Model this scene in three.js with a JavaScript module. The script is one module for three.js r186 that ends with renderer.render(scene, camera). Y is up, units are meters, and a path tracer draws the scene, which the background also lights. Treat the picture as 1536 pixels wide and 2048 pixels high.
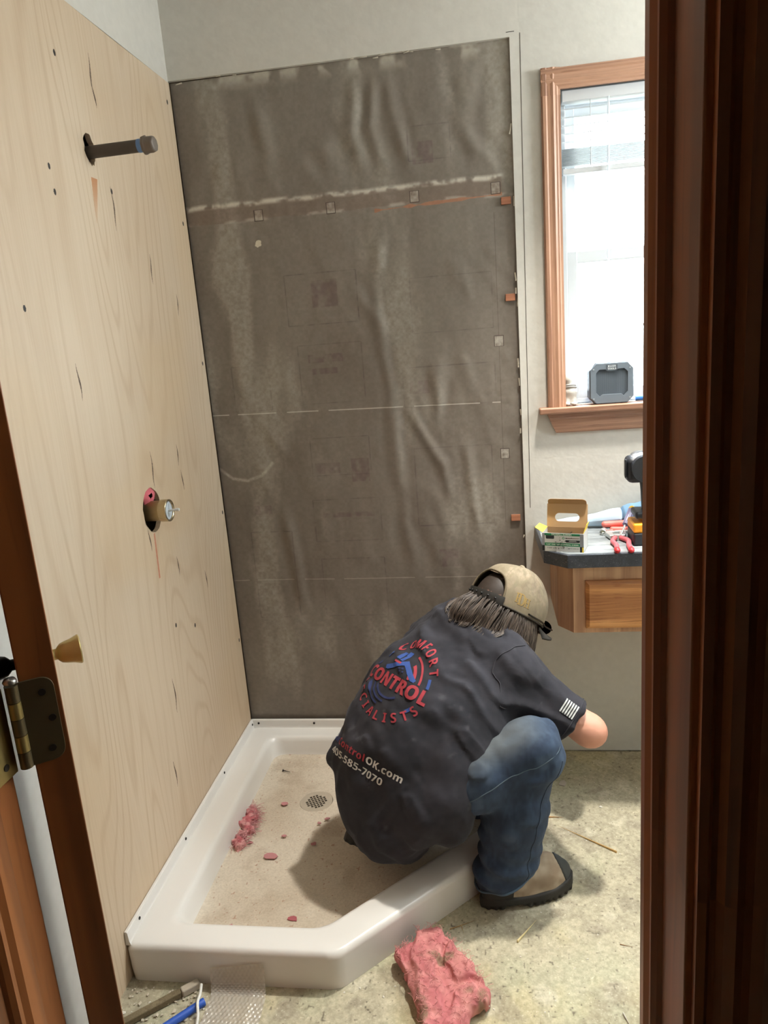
import * as THREE from 'three';
import { RoundedBoxGeometry } from 'three/addons/geometries/RoundedBoxGeometry.js';
import { mergeGeometries, mergeVertices } from 'three/addons/utils/BufferGeometryUtils.js';

// ------------------------------------------------------------------ camera, sky, lamp, exposure
const scene = new THREE.Scene();
const camera = new THREE.PerspectiveCamera(2 * Math.atan(1024 / 1463.1) * 180 / Math.PI, 0.75, 0.02, 120);
camera.position.set(0.8662, 1.3899, 2.2572);
camera.rotation.order = 'YXZ';
camera.rotation.set(-13.2288 * Math.PI / 180, 8.4306 * Math.PI / 180, -4.4569 * Math.PI / 180);
scene.add(camera);
const renderer = new THREE.WebGLRenderer({ antialias: true });
renderer.toneMapping = THREE.LinearToneMapping;
renderer.toneMappingExposure = 0.82;
renderer.shadowMap.enabled = true;
scene.background = new THREE.Color().setRGB(0.80, 0.92, 1.0);      // bright hazy daylight
scene.backgroundIntensity = 38;
// the recessed can light in the ceiling, switched on
const LAMP = new THREE.Vector3(1.22, 2.44, 0.40);
const can = new THREE.SpotLight(new THREE.Color().setRGB(1.0, 0.95, 0.86), 23, 0, 0.62, 0.75, 2);
can.position.set(LAMP.x, LAMP.y - 0.022, LAMP.z); can.target.position.set(LAMP.x - 0.2, 0, LAMP.z + 0.2);
can.castShadow = true; can.shadow.radius = 3; can.shadow.mapSize.set(2048, 2048);
scene.add(can, can.target);
// the vanity bar on the right-hand wall above the counter, out of frame: three globe bulbs
const VAN = [0.30, 0.46, 0.62].map((z) => new THREE.Vector3(2.255, 1.98, z));
for (const p of VAN) { const l = new THREE.PointLight(new THREE.Color().setRGB(0.88, 0.96, 1.0), 2.0, 0, 2); l.position.copy(p); l.castShadow = true; l.shadow.radius = 3.5; scene.add(l); }

// ------------------------------------------------------------------ helpers
const V = (x, y, z) => new THREE.Vector3(x, y, z);
let seed = 7;
const rnd = () => { seed = (seed + 0x6D2B79F5) | 0; let t = Math.imul(seed ^ (seed >>> 15), 1 | seed); t = (t + Math.imul(t ^ (t >>> 7), 61 | t)) ^ t; return ((t ^ (t >>> 14)) >>> 0) / 4294967296; };
const rr = (a, b) => a + (b - a) * rnd();
const cl = (x, a = 0, b = 1) => Math.min(b, Math.max(a, x));
const ss = (a, b, x) => { const t = cl((x - a) / (b - a)); return t * t * (3 - 2 * t); };
const lerp = (a, b, t) => a + (b - a) * t;
function h3(x, y, z) { let h = Math.imul(x, 374761393) + Math.imul(y, 668265263) + Math.imul(z, 2147483629) | 0; h = Math.imul(h ^ (h >>> 13), 1274126177); return ((h ^ (h >>> 16)) >>> 0) / 4294967296; }
function n3(x, y, z) {
  const X = Math.floor(x), Y = Math.floor(y), Z = Math.floor(z), fx = x - X, fy = y - Y, fz = z - Z;
  const u = fx * fx * (3 - 2 * fx), v = fy * fy * (3 - 2 * fy), w = fz * fz * (3 - 2 * fz);
  const L = (k) => lerp(lerp(h3(X, Y, k), h3(X + 1, Y, k), u), lerp(h3(X, Y + 1, k), h3(X + 1, Y + 1, k), u), v);
  return lerp(L(Z), L(Z + 1), w);
}
function n2(x, y, s = 0) {
  const X = Math.floor(x), Y = Math.floor(y), fx = x - X, fy = y - Y, u = fx * fx * (3 - 2 * fx), v = fy * fy * (3 - 2 * fy);
  return lerp(lerp(h3(X, Y, s), h3(X + 1, Y, s), u), lerp(h3(X, Y + 1, s), h3(X + 1, Y + 1, s), u), v);
}
const fbm = (x, y, o = 4, s = 0) => { let a = 0, k = 0.5, t = 0; for (let i = 0; i < o; i++) { a += k * n2(x, y, s + i * 17); t += k; x *= 2.03; y *= 2.03; k *= 0.5; } return a / t; };
const fbm3 = (x, y, z, o = 3) => { let a = 0, k = 0.5, t = 0; for (let i = 0; i < o; i++) { a += k * n3(x, y, z); t += k; x *= 2.03; y *= 2.03; z *= 2.03; k *= 0.5; } return a / t; };
function tex(w, h, fn, srgb = true) {                                  // fn(u, v) -> [r, g, b] in 0..255, v up
  const d = new Uint8Array(w * h * 4);
  for (let j = 0; j < h; j++) for (let i = 0; i < w; i++) {
    const c = fn((i + 0.5) / w, (j + 0.5) / h), k = (j * w + i) * 4;
    d[k] = cl(c[0], 0, 255); d[k + 1] = cl(c[1], 0, 255); d[k + 2] = cl(c[2], 0, 255); d[k + 3] = 255;
  }
  const t = new THREE.DataTexture(d, w, h, THREE.RGBAFormat);
  t.wrapS = t.wrapT = THREE.RepeatWrapping; t.magFilter = THREE.LinearFilter; t.minFilter = THREE.LinearMipmapLinearFilter; t.generateMipmaps = true;
  if (srgb) t.colorSpace = THREE.SRGBColorSpace;
  t.needsUpdate = true; return t;
}
const mix3 = (a, b, t) => [lerp(a[0], b[0], t), lerp(a[1], b[1], t), lerp(a[2], b[2], t)];
const grey = (v) => [v, v, v];
const mat = (color, rough = 0.6, o = {}) => new THREE.MeshStandardMaterial({ color: color ?? 0xffffff, roughness: rough, ...o });
const phys = (o) => new THREE.MeshPhysicalMaterial(o);
function uvBox(g, grain = 'y', su = 1, sv = 1, ou = 0, ov = 0) {       // box mapping in metres, v along the grain
  const p = g.attributes.position, n = g.attributes.normal, uv = new Float32Array(p.count * 2), gi = 'xyz'.indexOf(grain);
  for (let i = 0; i < p.count; i++) {
    const P = [p.getX(i), p.getY(i), p.getZ(i)], N = [Math.abs(n.getX(i)), Math.abs(n.getY(i)), Math.abs(n.getZ(i))];
    const d = N.indexOf(Math.max(...N)); let a, b;
    if (d === gi) { a = P[(gi + 1) % 3]; b = P[(gi + 2) % 3]; } else { b = P[gi]; a = P[3 - d - gi]; }
    uv[2 * i] = a / su + ou; uv[2 * i + 1] = b / sv + ov;
  }
  g.setAttribute('uv', new THREE.BufferAttribute(uv, 2)); return g;
}
const box = (w, h, d, x, y, z) => new THREE.BoxGeometry(w, h, d).translate(x, y, z);
const box2 = (x0, x1, y0, y1, z0, z1) => box(x1 - x0, y1 - y0, z1 - z0, (x0 + x1) / 2, (y0 + y1) / 2, (z0 + z1) / 2);
const rbox = (w, h, d, x, y, z, r = 0.003, s = 2) => new RoundedBoxGeometry(w, h, d, s, Math.min(r, w / 2.01, h / 2.01, d / 2.01)).translate(x, y, z);
const rbox2 = (x0, x1, y0, y1, z0, z1, r = 0.003) => rbox(x1 - x0, y1 - y0, z1 - z0, (x0 + x1) / 2, (y0 + y1) / 2, (z0 + z1) / 2, r);
const used = {};
function numbered(n) { used[n] = (used[n] ?? -1) + 1; return used[n] ? n + '_' + String(used[n]).padStart(3, '0') : n; }
function merge(gs) {
  if (!Array.isArray(gs)) return gs;
  gs = gs.map((g) => { g = g.index ? g.toNonIndexed() : g.clone(); for (const k of Object.keys(g.attributes)) if (!['position', 'normal', 'uv'].includes(k)) g.deleteAttribute(k); if (!g.attributes.uv) g.setAttribute('uv', new THREE.BufferAttribute(new Float32Array(g.attributes.position.count * 2), 2)); return g; });
  return mergeGeometries(gs);
}
function mesh(name, g, m, parent = scene) {
  const o = new THREE.Mesh(merge(g), m); o.name = parent === scene ? numbered(name) : name;
  o.castShadow = o.receiveShadow = true; parent.add(o); return o;
}
function tag(o, label, category, group, kind) { if (label) o.userData.label = label; if (category) o.userData.category = category; if (group) o.userData.group = group; if (kind) o.userData.kind = kind; return o; }
function thing(name, label, category, pos = [0, 0, 0], turn = 0, group) {
  const o = new THREE.Group(); o.name = numbered(name); o.position.set(...pos); o.rotation.y = turn; scene.add(o); return tag(o, label, category, group);
}
function struct(name, g, m, label, category = 'wall') { return tag(mesh(name, g, m), label, category, null, 'structure'); }
function tube(pts, r, seg = 24, rad = 8, closed = false) { return new THREE.TubeGeometry(new THREE.CatmullRomCurve3(pts.map((p) => p.isVector3 ? p : V(...p)), closed), seg, r, rad, closed); }
function cyl(a, b, r0, r1 = r0, n = 24) { const d = V().subVectors(b, a), g = new THREE.CylinderGeometry(r1, r0, d.length(), n); g.applyQuaternion(new THREE.Quaternion().setFromUnitVectors(V(0, 1, 0), d.clone().normalize())); return g.translate((a.x + b.x) / 2, (a.y + b.y) / 2, (a.z + b.z) / 2); }
function lathe(pts, a, dir, n = 32) { const g = new THREE.LatheGeometry(pts.map(([r, t]) => new THREE.Vector2(r, t)), n); g.applyQuaternion(new THREE.Quaternion().setFromUnitVectors(V(0, 1, 0), dir.clone().normalize())); return g.translate(a.x, a.y, a.z); }
function shape(pts) { const s = new THREE.Shape(); pts.forEach(([x, y], i) => i ? s.lineTo(x, y) : s.moveTo(x, y)); s.closePath(); return s; }
function extrude(s, depth, bevel = 0, seg = 12) { return new THREE.ExtrudeGeometry(s, { depth, bevelEnabled: bevel > 0, bevelSize: bevel, bevelThickness: bevel, bevelSegments: 2, curveSegments: seg }); }
function ellipseHole(cx, cy, rx, ry, wob = 0) { const p = new THREE.Path(), n = 28; for (let i = 0; i < n; i++) { const a = i / n * Math.PI * 2, k = 1 + wob * (rnd() - 0.5); const x = cx + rx * k * Math.cos(a), y = cy + ry * k * Math.sin(a); i ? p.lineTo(x, y) : p.moveTo(x, y); } p.closePath(); return p; }
function profile(pts, len, axis) {                                     // sweep a 2D profile (a, b) along an axis: x, y or z
  const g = extrude(shape(pts), len);                                  // profile in xy, length along z
  if (axis === 'y') g.applyMatrix4(new THREE.Matrix4().set(0, 1, 0, 0, 0, 0, 1, 0, 1, 0, 0, 0, 0, 0, 0, 1));   // a->z, b->x, len->y
  if (axis === 'x') g.applyMatrix4(new THREE.Matrix4().set(0, 0, 1, 0, 1, 0, 0, 0, 0, 1, 0, 0, 0, 0, 0, 1));   // a->y, b->z, len->x
  return g;
}
// signed-distance modelling: fields are meshed with surface nets
function nets(lo, hi, cell, f) {
  const nx = Math.ceil((hi[0] - lo[0]) / cell) + 1, ny = Math.ceil((hi[1] - lo[1]) / cell) + 1, nz = Math.ceil((hi[2] - lo[2]) / cell) + 1;
  const D = new Float32Array(nx * ny * nz), id = (i, j, k) => i + nx * (j + ny * k);
  for (let k = 0; k < nz; k++) for (let j = 0; j < ny; j++) for (let i = 0; i < nx; i++) D[id(i, j, k)] = f(lo[0] + i * cell, lo[1] + j * cell, lo[2] + k * cell);
  const at = new Int32Array(nx * ny * nz).fill(-1), pos = [], ind = [];
  const C = [[0, 0, 0], [1, 0, 0], [0, 1, 0], [1, 1, 0], [0, 0, 1], [1, 0, 1], [0, 1, 1], [1, 1, 1]], E = [[0, 1], [2, 3], [4, 5], [6, 7], [0, 2], [1, 3], [4, 6], [5, 7], [0, 4], [1, 5], [2, 6], [3, 7]];
  for (let k = 0; k < nz - 1; k++) for (let j = 0; j < ny - 1; j++) for (let i = 0; i < nx - 1; i++) {
    let m = 0; const d = C.map(([a, b, c], q) => { const v = D[id(i + a, j + b, k + c)]; if (v < 0) m |= 1 << q; return v; });
    if (m === 0 || m === 255) continue;
    let x = 0, y = 0, z = 0, n = 0;
    for (const [a, b] of E) if ((d[a] < 0) !== (d[b] < 0)) { const t = d[a] / (d[a] - d[b]), A = C[a], B = C[b]; x += lerp(A[0], B[0], t); y += lerp(A[1], B[1], t); z += lerp(A[2], B[2], t); n++; }
    at[id(i, j, k)] = pos.length / 3; pos.push(lo[0] + (i + x / n) * cell, lo[1] + (j + y / n) * cell, lo[2] + (k + z / n) * cell);
  }
  const quad = (a, b, c, d, flip) => { if (a < 0 || b < 0 || c < 0 || d < 0) return; flip ? ind.push(a, c, b, a, d, c) : ind.push(a, b, c, a, c, d); };
  for (let k = 1; k < nz - 1; k++) for (let j = 1; j < ny - 1; j++) for (let i = 1; i < nx - 1; i++) {
    const s = D[id(i, j, k)] < 0;
    if (s !== D[id(i + 1, j, k)] < 0) quad(at[id(i, j - 1, k - 1)], at[id(i, j, k - 1)], at[id(i, j, k)], at[id(i, j - 1, k)], !s);
    if (s !== D[id(i, j + 1, k)] < 0) quad(at[id(i - 1, j, k - 1)], at[id(i - 1, j, k)], at[id(i, j, k)], at[id(i, j, k - 1)], !s);
    if (s !== D[id(i, j, k + 1)] < 0) quad(at[id(i - 1, j - 1, k)], at[id(i, j - 1, k)], at[id(i, j, k)], at[id(i - 1, j, k)], !s);
  }
  const g = new THREE.BufferGeometry(); g.setAttribute('position', new THREE.Float32BufferAttribute(pos, 3)); g.setIndex(ind); g.computeVertexNormals(); return g;
}
const smin = (a, b, k) => { const h = Math.max(k - Math.abs(a - b), 0) / k; return Math.min(a, b) - h * h * k * 0.25; };
const smax = (a, b, k) => -smin(-a, -b, k);
const cap = (a, b, ra, rb = ra) => { const dx = b[0] - a[0], dy = b[1] - a[1], dz = b[2] - a[2], L = dx * dx + dy * dy + dz * dz || 1e-9; return (x, y, z) => { const t = cl(((x - a[0]) * dx + (y - a[1]) * dy + (z - a[2]) * dz) / L), X = x - a[0] - dx * t, Y = y - a[1] - dy * t, Z = z - a[2] - dz * t; return Math.sqrt(X * X + Y * Y + Z * Z) - lerp(ra, rb, t); }; };
// capsule squashed along direction n (unit) by factor q (<1 is thinner)
const ecap = (a, b, ra, rb, n, q) => { const dx = b[0] - a[0], dy = b[1] - a[1], dz = b[2] - a[2], L = dx * dx + dy * dy + dz * dz || 1e-9; return (x, y, z) => { const t = cl(((x - a[0]) * dx + (y - a[1]) * dy + (z - a[2]) * dz) / L); let X = x - a[0] - dx * t, Y = y - a[1] - dy * t, Z = z - a[2] - dz * t; const c = (X * n[0] + Y * n[1] + Z * n[2]) * (1 / q - 1); X += n[0] * c; Y += n[1] * c; Z += n[2] * c; const r = lerp(ra, rb, t), l = Math.sqrt(X * X + Y * Y + Z * Z); return (l - r) * (q + (1 - q) * 0.5); }; };
const join = (list, k) => (x, y, z) => { let d = 1e9; for (const f of list) { const e = f(x, y, z); d = d > 1e8 ? e : smin(d, e, k); } return d; };
const grad = (f, p, e = 0.002) => V(f(p.x + e, p.y, p.z) - f(p.x - e, p.y, p.z), f(p.x, p.y + e, p.z) - f(p.x, p.y - e, p.z), f(p.x, p.y, p.z + e) - f(p.x, p.y, p.z - e)).normalize();
function settle(f, p, off = 0, n = 6) { for (let i = 0; i < n; i++) { const d = f(p.x, p.y, p.z) - off; p.addScaledVector(grad(f, p), -d * 0.9); } return p; }
function colors(g, fn) { const p = g.attributes.position, n = g.attributes.normal, c = new Float32Array(p.count * 3); const C = new THREE.Color(); for (let i = 0; i < p.count; i++) { const v = fn(p.getX(i), p.getY(i), p.getZ(i), n.getX(i), n.getY(i), n.getZ(i)); C.setRGB(v[0] / 255, v[1] / 255, v[2] / 255, THREE.SRGBColorSpace); c.set([C.r, C.g, C.b], 3 * i); } g.setAttribute('color', new THREE.BufferAttribute(c, 3)); return g; }
function canvasTex(w, h, draw) { const c = document.createElement('canvas'); c.width = w; c.height = h; const x = c.getContext('2d'); draw(x, w, h); const t = new THREE.CanvasTexture(c); t.colorSpace = THREE.SRGBColorSpace; t.anisotropy = 4; return t; }

// ------------------------------------------------------------------ surface materials
const paintTex = tex(512, 512, (u, v) => { const n = fbm(u * 60, v * 60, 3, 3), b = fbm(u * 5, v * 5, 3, 5); return grey(250 - 10 * n - 8 * b); });
const paintBump = tex(512, 512, (u, v) => grey(255 * fbm(u * 70, v * 70, 3, 9)), false);
const white = mat(0xd6d2c9, 0.75, { map: paintTex, bumpMap: paintBump, bumpScale: 0.0006 });
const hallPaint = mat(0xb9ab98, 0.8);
const dark = mat(0x0d0c0c, 0.7), steel = mat(0xb8b8b6, 0.3, { metalness: 0.9 });
function woodTex(a, b, freq, sd, lines = 0.6) {                        // straight oak grain, v along the grain, 0.5 m x 1 m
  return tex(512, 1024, (u, v) => {
    const w = u + 0.035 * (n2(v * 3, u * 4, sd) - 0.5) + 0.012 * n2(v * 9, u * 14, sd + 3);
    const band = n2(w * freq, v * 0.7, sd + 1), fine = n2(w * freq * 7, v * 5, sd + 5), pore = n2(w * freq * 16, v * 16, sd + 7);
    const t = cl(0.55 * ss(0.35, 0.75, band) + 0.35 * fine + lines * ss(0.72, 0.95, pore) * 0.6 - 0.12);
    return mix3(a, b, t);
  });
}
const oakT = woodTex([182, 140, 114], [124, 86, 66], 22, 11), oakGold = woodTex([214, 156, 96], [138, 82, 42], 20, 23, 0.9), paleT = woodTex([206, 166, 128], [160, 118, 88], 24, 37), cherryT = woodTex([158, 94, 48], [100, 56, 28], 12, 31, 0.3);
const oak = mat(0xffffff, 0.45, { map: oakT }), goldOak = mat(0xffffff, 0.42, { map: oakGold }), paleOak = mat(0xffffff, 0.5, { map: paleT });
const stain = mat(0xffffff, 0.4, { map: cherryT });
// birch plywood, 1.05 m (z) x 2.2 m (y)
const plyMarks = [[2.03, .48, .05], [1.985, .477, .02], [1.745, .465, .05], [1.105, .468, .05], [1.117, .301, .03], [.935, .541, .03], [1.043, .291, .03], [.496, .535, .05], [1.532, .155, .03], [1.62, .30, .04], [.82, .40, .03], [1.35, .75, .04], [.30, .60, .04], [.72, .22, .03]];
const plyDots = [[1.789, .726], [1.785, .463], [2.03, .63], [.671, .467], [1.77, .03], [2.1, .03], [.88, .015], [.43, .015], [1.36, .02], [.621, .346], [1.5, .9], [1.74, .72]];
const plyTex = tex(1024, 2048, (u, v) => {
  const z = u * 1.05, y = v * 2.2;
  const wx = z + 0.05 * fbm(z * 3, y * 1.3, 3, 41), f = 5.2 * fbm(wx * 2.6, y * 0.42, 3, 43) * 5;
  const ring = Math.abs((f % 1) - 0.5) * 2, line = ss(0.55, 1, ring) * (0.35 + 0.65 * n2(z * 9, y * 2, 47));
  const fine = n2(z * 260, y * 9, 51), blot = fbm(z * 5, y * 2.2, 3, 53);
  let c = mix3([210, 193, 166], [186, 163, 134], cl(line * 0.5 + fine * 0.25 + (blot - 0.4) * 0.7));
  c = mix3(c, [205, 180, 142], 0.3 * ss(0.5, 0.75, fbm(z * 3, y * 3, 2, 57)));
  for (const [my, mz, len] of plyMarks) { const dy = Math.abs(y - my) / len, dz = Math.abs(z - mz - 0.003 * Math.sin(y * 60)); if (dy < 1 && dz < 0.0028 * (1.1 - dy)) c = mix3(c, [62, 44, 30], 0.8); }
  for (const [my, mz] of plyDots) { const d = Math.hypot((y - my) * 0.7, z - mz); if (d < 0.0045) c = [40, 34, 30]; }
  const ry = 1.80 - y, rz = z - 0.54 - ry * 0.2; if (ry > 0 && ry < 0.1 && Math.abs(rz) < 0.012 * (1 - ry * 9) + 0.002) c = mix3(c, [170, 92, 40], 0.6 * (1 - ry * 9));       // rust run under the pipe
  const qy = 0.945 - y, qz = z - 0.512 - qy * 0.06; if (qy > 0 && qy < 0.12 && Math.abs(qz) < 0.004) c = mix3(c, [190, 110, 80], 0.7);
  return c;
});
const plyM = mat(0xf4f0f2, 0.62, { map: plyTex });
// concrete slab with old adhesive, paint and dust: 3 m square
const floorTex = tex(2048, 2048, (u, v) => {
  const x = u * 3, z = v * 3, big = fbm(x * 2.2, z * 2.2, 4, 61), mid = fbm(x * 9, z * 9, 4, 63), sp = n2(x * 160, z * 160, 65), sp2 = n2(x * 330, z * 330, 67);
  let c = mix3([168, 162, 148], [196, 190, 172], ss(0.2, 0.85, big * 0.5 + mid * 0.35 + 0.25 * fbm(x * 40, z * 40, 3, 79)));
  c = mix3(c, [204, 192, 150], 0.4 * ss(0.55, 0.7, fbm(x * 6, z * 4, 4, 69)));
  c = mix3(c, [142, 134, 124], 0.4 * ss(0.58, 0.72, fbm(x * 13 + 4, z * 13, 3, 71)));
  c = mix3(c, [218, 214, 202], 0.45 * ss(0.62, 0.74, fbm(x * 17, z * 17, 3, 73)));
  c = mix3(c, [176, 178, 158], 0.5 * ss(0.5, 0.8, mid));
  if (sp > 0.86) c = mix3(c, [96, 90, 82], (sp - 0.86) * 6); if (sp2 > 0.93) c = mix3(c, [238, 234, 222], 0.6);
  const k = (n2(x * 140, z * 140, 75) - 0.5) * 26 + (n2(x * 420, z * 420, 77) - 0.5) * 22; return [c[0] + k, c[1] + k, c[2] + k];
});
const floorBump = tex(1024, 1024, (u, v) => grey(255 * (0.6 * fbm(u * 30, v * 30, 4, 81) + 0.4 * fbm(u * 200, v * 200, 2, 83))), false);
const concrete = mat(0xf2efe2, 0.8, { map: floorTex, bumpMap: floorBump, bumpScale: 0.0014 });

// ------------------------------------------------------------------ the room shell
const RX = 2.35, CY = 2.44;
const WX0 = 1.104, WX1 = 1.76, WY0 = 1.155, WY1 = 2.017;               // window opening
const MW = 0.975, MT = 2.16;                                           // the stripped part of the back wall
struct('floor', uvBox(box2(-0.15, RX + 0.12, -0.1, 0, -0.15, 3.5), 'z', 3, 3), concrete, 'dusty bare concrete slab with paint and adhesive stains', 'floor');
{
  const s = shape([[MW, 0.004], [RX, 0.004], [RX, CY], [MW, CY]]), s2 = shape([[-0.1, CY], [-0.1, MT + 0.004], [MW - 0.6, MT + 0.001], [MW, MT], [MW, CY]]);
  struct('wall_back_upper', extrude(s2, 0.0125).translate(0, 0, -0.0125), white, 'white painted drywall left above the plastic sheet');
  const h = new THREE.Path(); h.moveTo(WX0, WY0); h.lineTo(WX0, WY1); h.lineTo(WX1, WY1); h.lineTo(WX1, WY0); h.closePath(); s.holes.push(h);
  const w = struct('wall_back', extrude(s, 0.0125).translate(0, 0, -0.0125), white, 'white painted drywall around the window and below it');
  const pencil = mat(0x4a4640, 0.9);
  mesh('pencil_line', [box(0.0016, 1.32, 0.0006, 0.9985, 1.515, 0.0003).rotateZ(-0.008).translate(0.0, 0, 0), box(0.022, 0.0016, 0.0006, 0.99, 2.172, 0.0003)], pencil, w).position.set(-0.013, 0.0, 0);
  // framing and sheathing behind the drywall
  struct('wall_back_sheathing', [box2(-0.15, WX0, -0.1, CY + 0.1, -0.15, -0.03), box2(WX1, RX + 0.12, -0.1, CY + 0.1, -0.15, -0.03), box2(WX0, WX1, -0.1, WY0 - 0.02, -0.15, -0.03), box2(WX0, WX1, WY1 + 0.001, CY + 0.1, -0.15, -0.03)], mat(0x8a7357, 0.8), 'sheathing of the outside wall behind the drywall');
  struct('wall_left', [uvBox(box2(-0.14, -0.10, 0, CY, -0.15, 1.7), 'y', 1, 1), uvBox(box2(-0.10, -0.013, 0, CY, 1.0, 1.7), 'y', 1, 1), uvBox(box2(-0.10, -0.013, MT - 0.04, CY, -0.03, 1.0), 'y', 1, 1), uvBox(box2(-0.10, -0.013, 0, 0.05, -0.03, 1.0), 'y', 1, 1), uvBox(box2(-0.013, -0.002, MT, CY, 0, 1.7), 'y'), uvBox(box2(-0.013, 0, 0, MT, 1.036, 1.7), 'y')], white, 'white painted wall above and beside the plywood');
  struct('wall_right', uvBox(box2(RX, RX + 0.12, 0, CY, -0.15, 1.8), 'y'), white, 'white painted wall at the far end of the counter');
  struct('ceiling', [box2(-0.14, LAMP.x - 0.06, CY, CY + 0.1, -0.15, 3.5), box2(LAMP.x + 0.06, RX + 0.12, CY, CY + 0.1, -0.15, 3.5), box2(LAMP.x - 0.06, LAMP.x + 0.06, CY, CY + 0.1, -0.15, LAMP.z - 0.06), box2(LAMP.x - 0.06, LAMP.x + 0.06, CY, CY + 0.1, LAMP.z + 0.06, 3.5), box2(LAMP.x - 0.1, LAMP.x + 0.1, CY + 0.1, CY + 0.12, LAMP.z - 0.1, LAMP.z + 0.1)], white, 'white painted ceiling', 'ceiling');
  struct('wall_front', [box2(-0.02, 0.367, 0, CY, 1.668, 1.8), box2(1.008, RX, 0, CY, 1.668, 1.8), box2(0.367, 1.008, 2.06, CY, 1.668, 1.8)], white, 'white painted wall with the doorway');
  struct('wall_hall', [box2(-0.26, -0.14, 0, CY, 1.6, 3.5), box2(RX, RX + 0.12, 0, CY, 1.8, 3.5), box2(-0.14, RX, 0, CY, 3.4, 3.5)], hallPaint, 'unlit hallway walls behind the doorway');
}
// door frame: jambs with stops, hall-side casings
{
  const JL = 0.385, JR = 0.99;
  const jamb = (sx, x) => {                                            // sx = +1: face looks to +x
    const a = [uvBox(rbox2(Math.min(x, x - sx * 0.018), Math.max(x, x - sx * 0.018), 0, 2.045, 1.664, 1.802, 0.002), 'y', 0.5, 1, sx * 0.2)];
    const P = [[1.700, 0], [1.700, sx * 0.007], [1.704, sx * 0.0105], [1.722, sx * 0.0115], [1.728, sx * 0.008], [1.733, sx * 0.008], [1.737, sx * 0.004], [1.739, 0]];
    a.push(uvBox(profile((sx > 0 ? P : [...P].reverse()).map(([z, d]) => [z, x + d]), 2.03, 'y'), 'y', 0.5, 1, 0.3));
    return a;
  };
  const casing = (sx, x) => {                                          // colonial casing on the hall face
    const P = [[1.8, 0], [1.811, 0], [1.812, 0.006], [1.8085, 0.009], [1.8085, 0.013], [1.814, 0.017], [1.817, 0.024], [1.8135, 0.030], [1.812, 0.036], [1.8145, 0.044], [1.818, 0.050], [1.8195, 0.057], [1.818, 0.062], [1.8, 0.063]];
    const q = P.map(([z, d]) => [z, x + sx * d]); return uvBox(profile(sx > 0 ? q : q.reverse(), 2.1, 'y'), 'y', 0.5, 1, 0.1);
  };
  struct('trim_1', [...jamb(1, JL)], stain, 'stained wood door jamb with stop on the hinge side', 'trim');
  struct('trim_2', [...jamb(-1, JR)], stain, 'dark stained wood door jamb with stop on the latch side', 'trim');
  struct('trim_3', casing(1, JR + 0.005), stain, 'dark moulded door casing beside the latch jamb', 'trim');
  struct('trim_4', casing(-1, JL - 0.005), stain, 'dark moulded door casing beside the hinge jamb', 'trim');
  struct('trim_5', uvBox(rbox2(JL - 0.018, JR + 0.018, 2.045, 2.063, 1.664, 1.802, 0.002), 'x', 0.5, 1), stain, 'stained wood head jamb over the doorway', 'trim');
}
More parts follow.
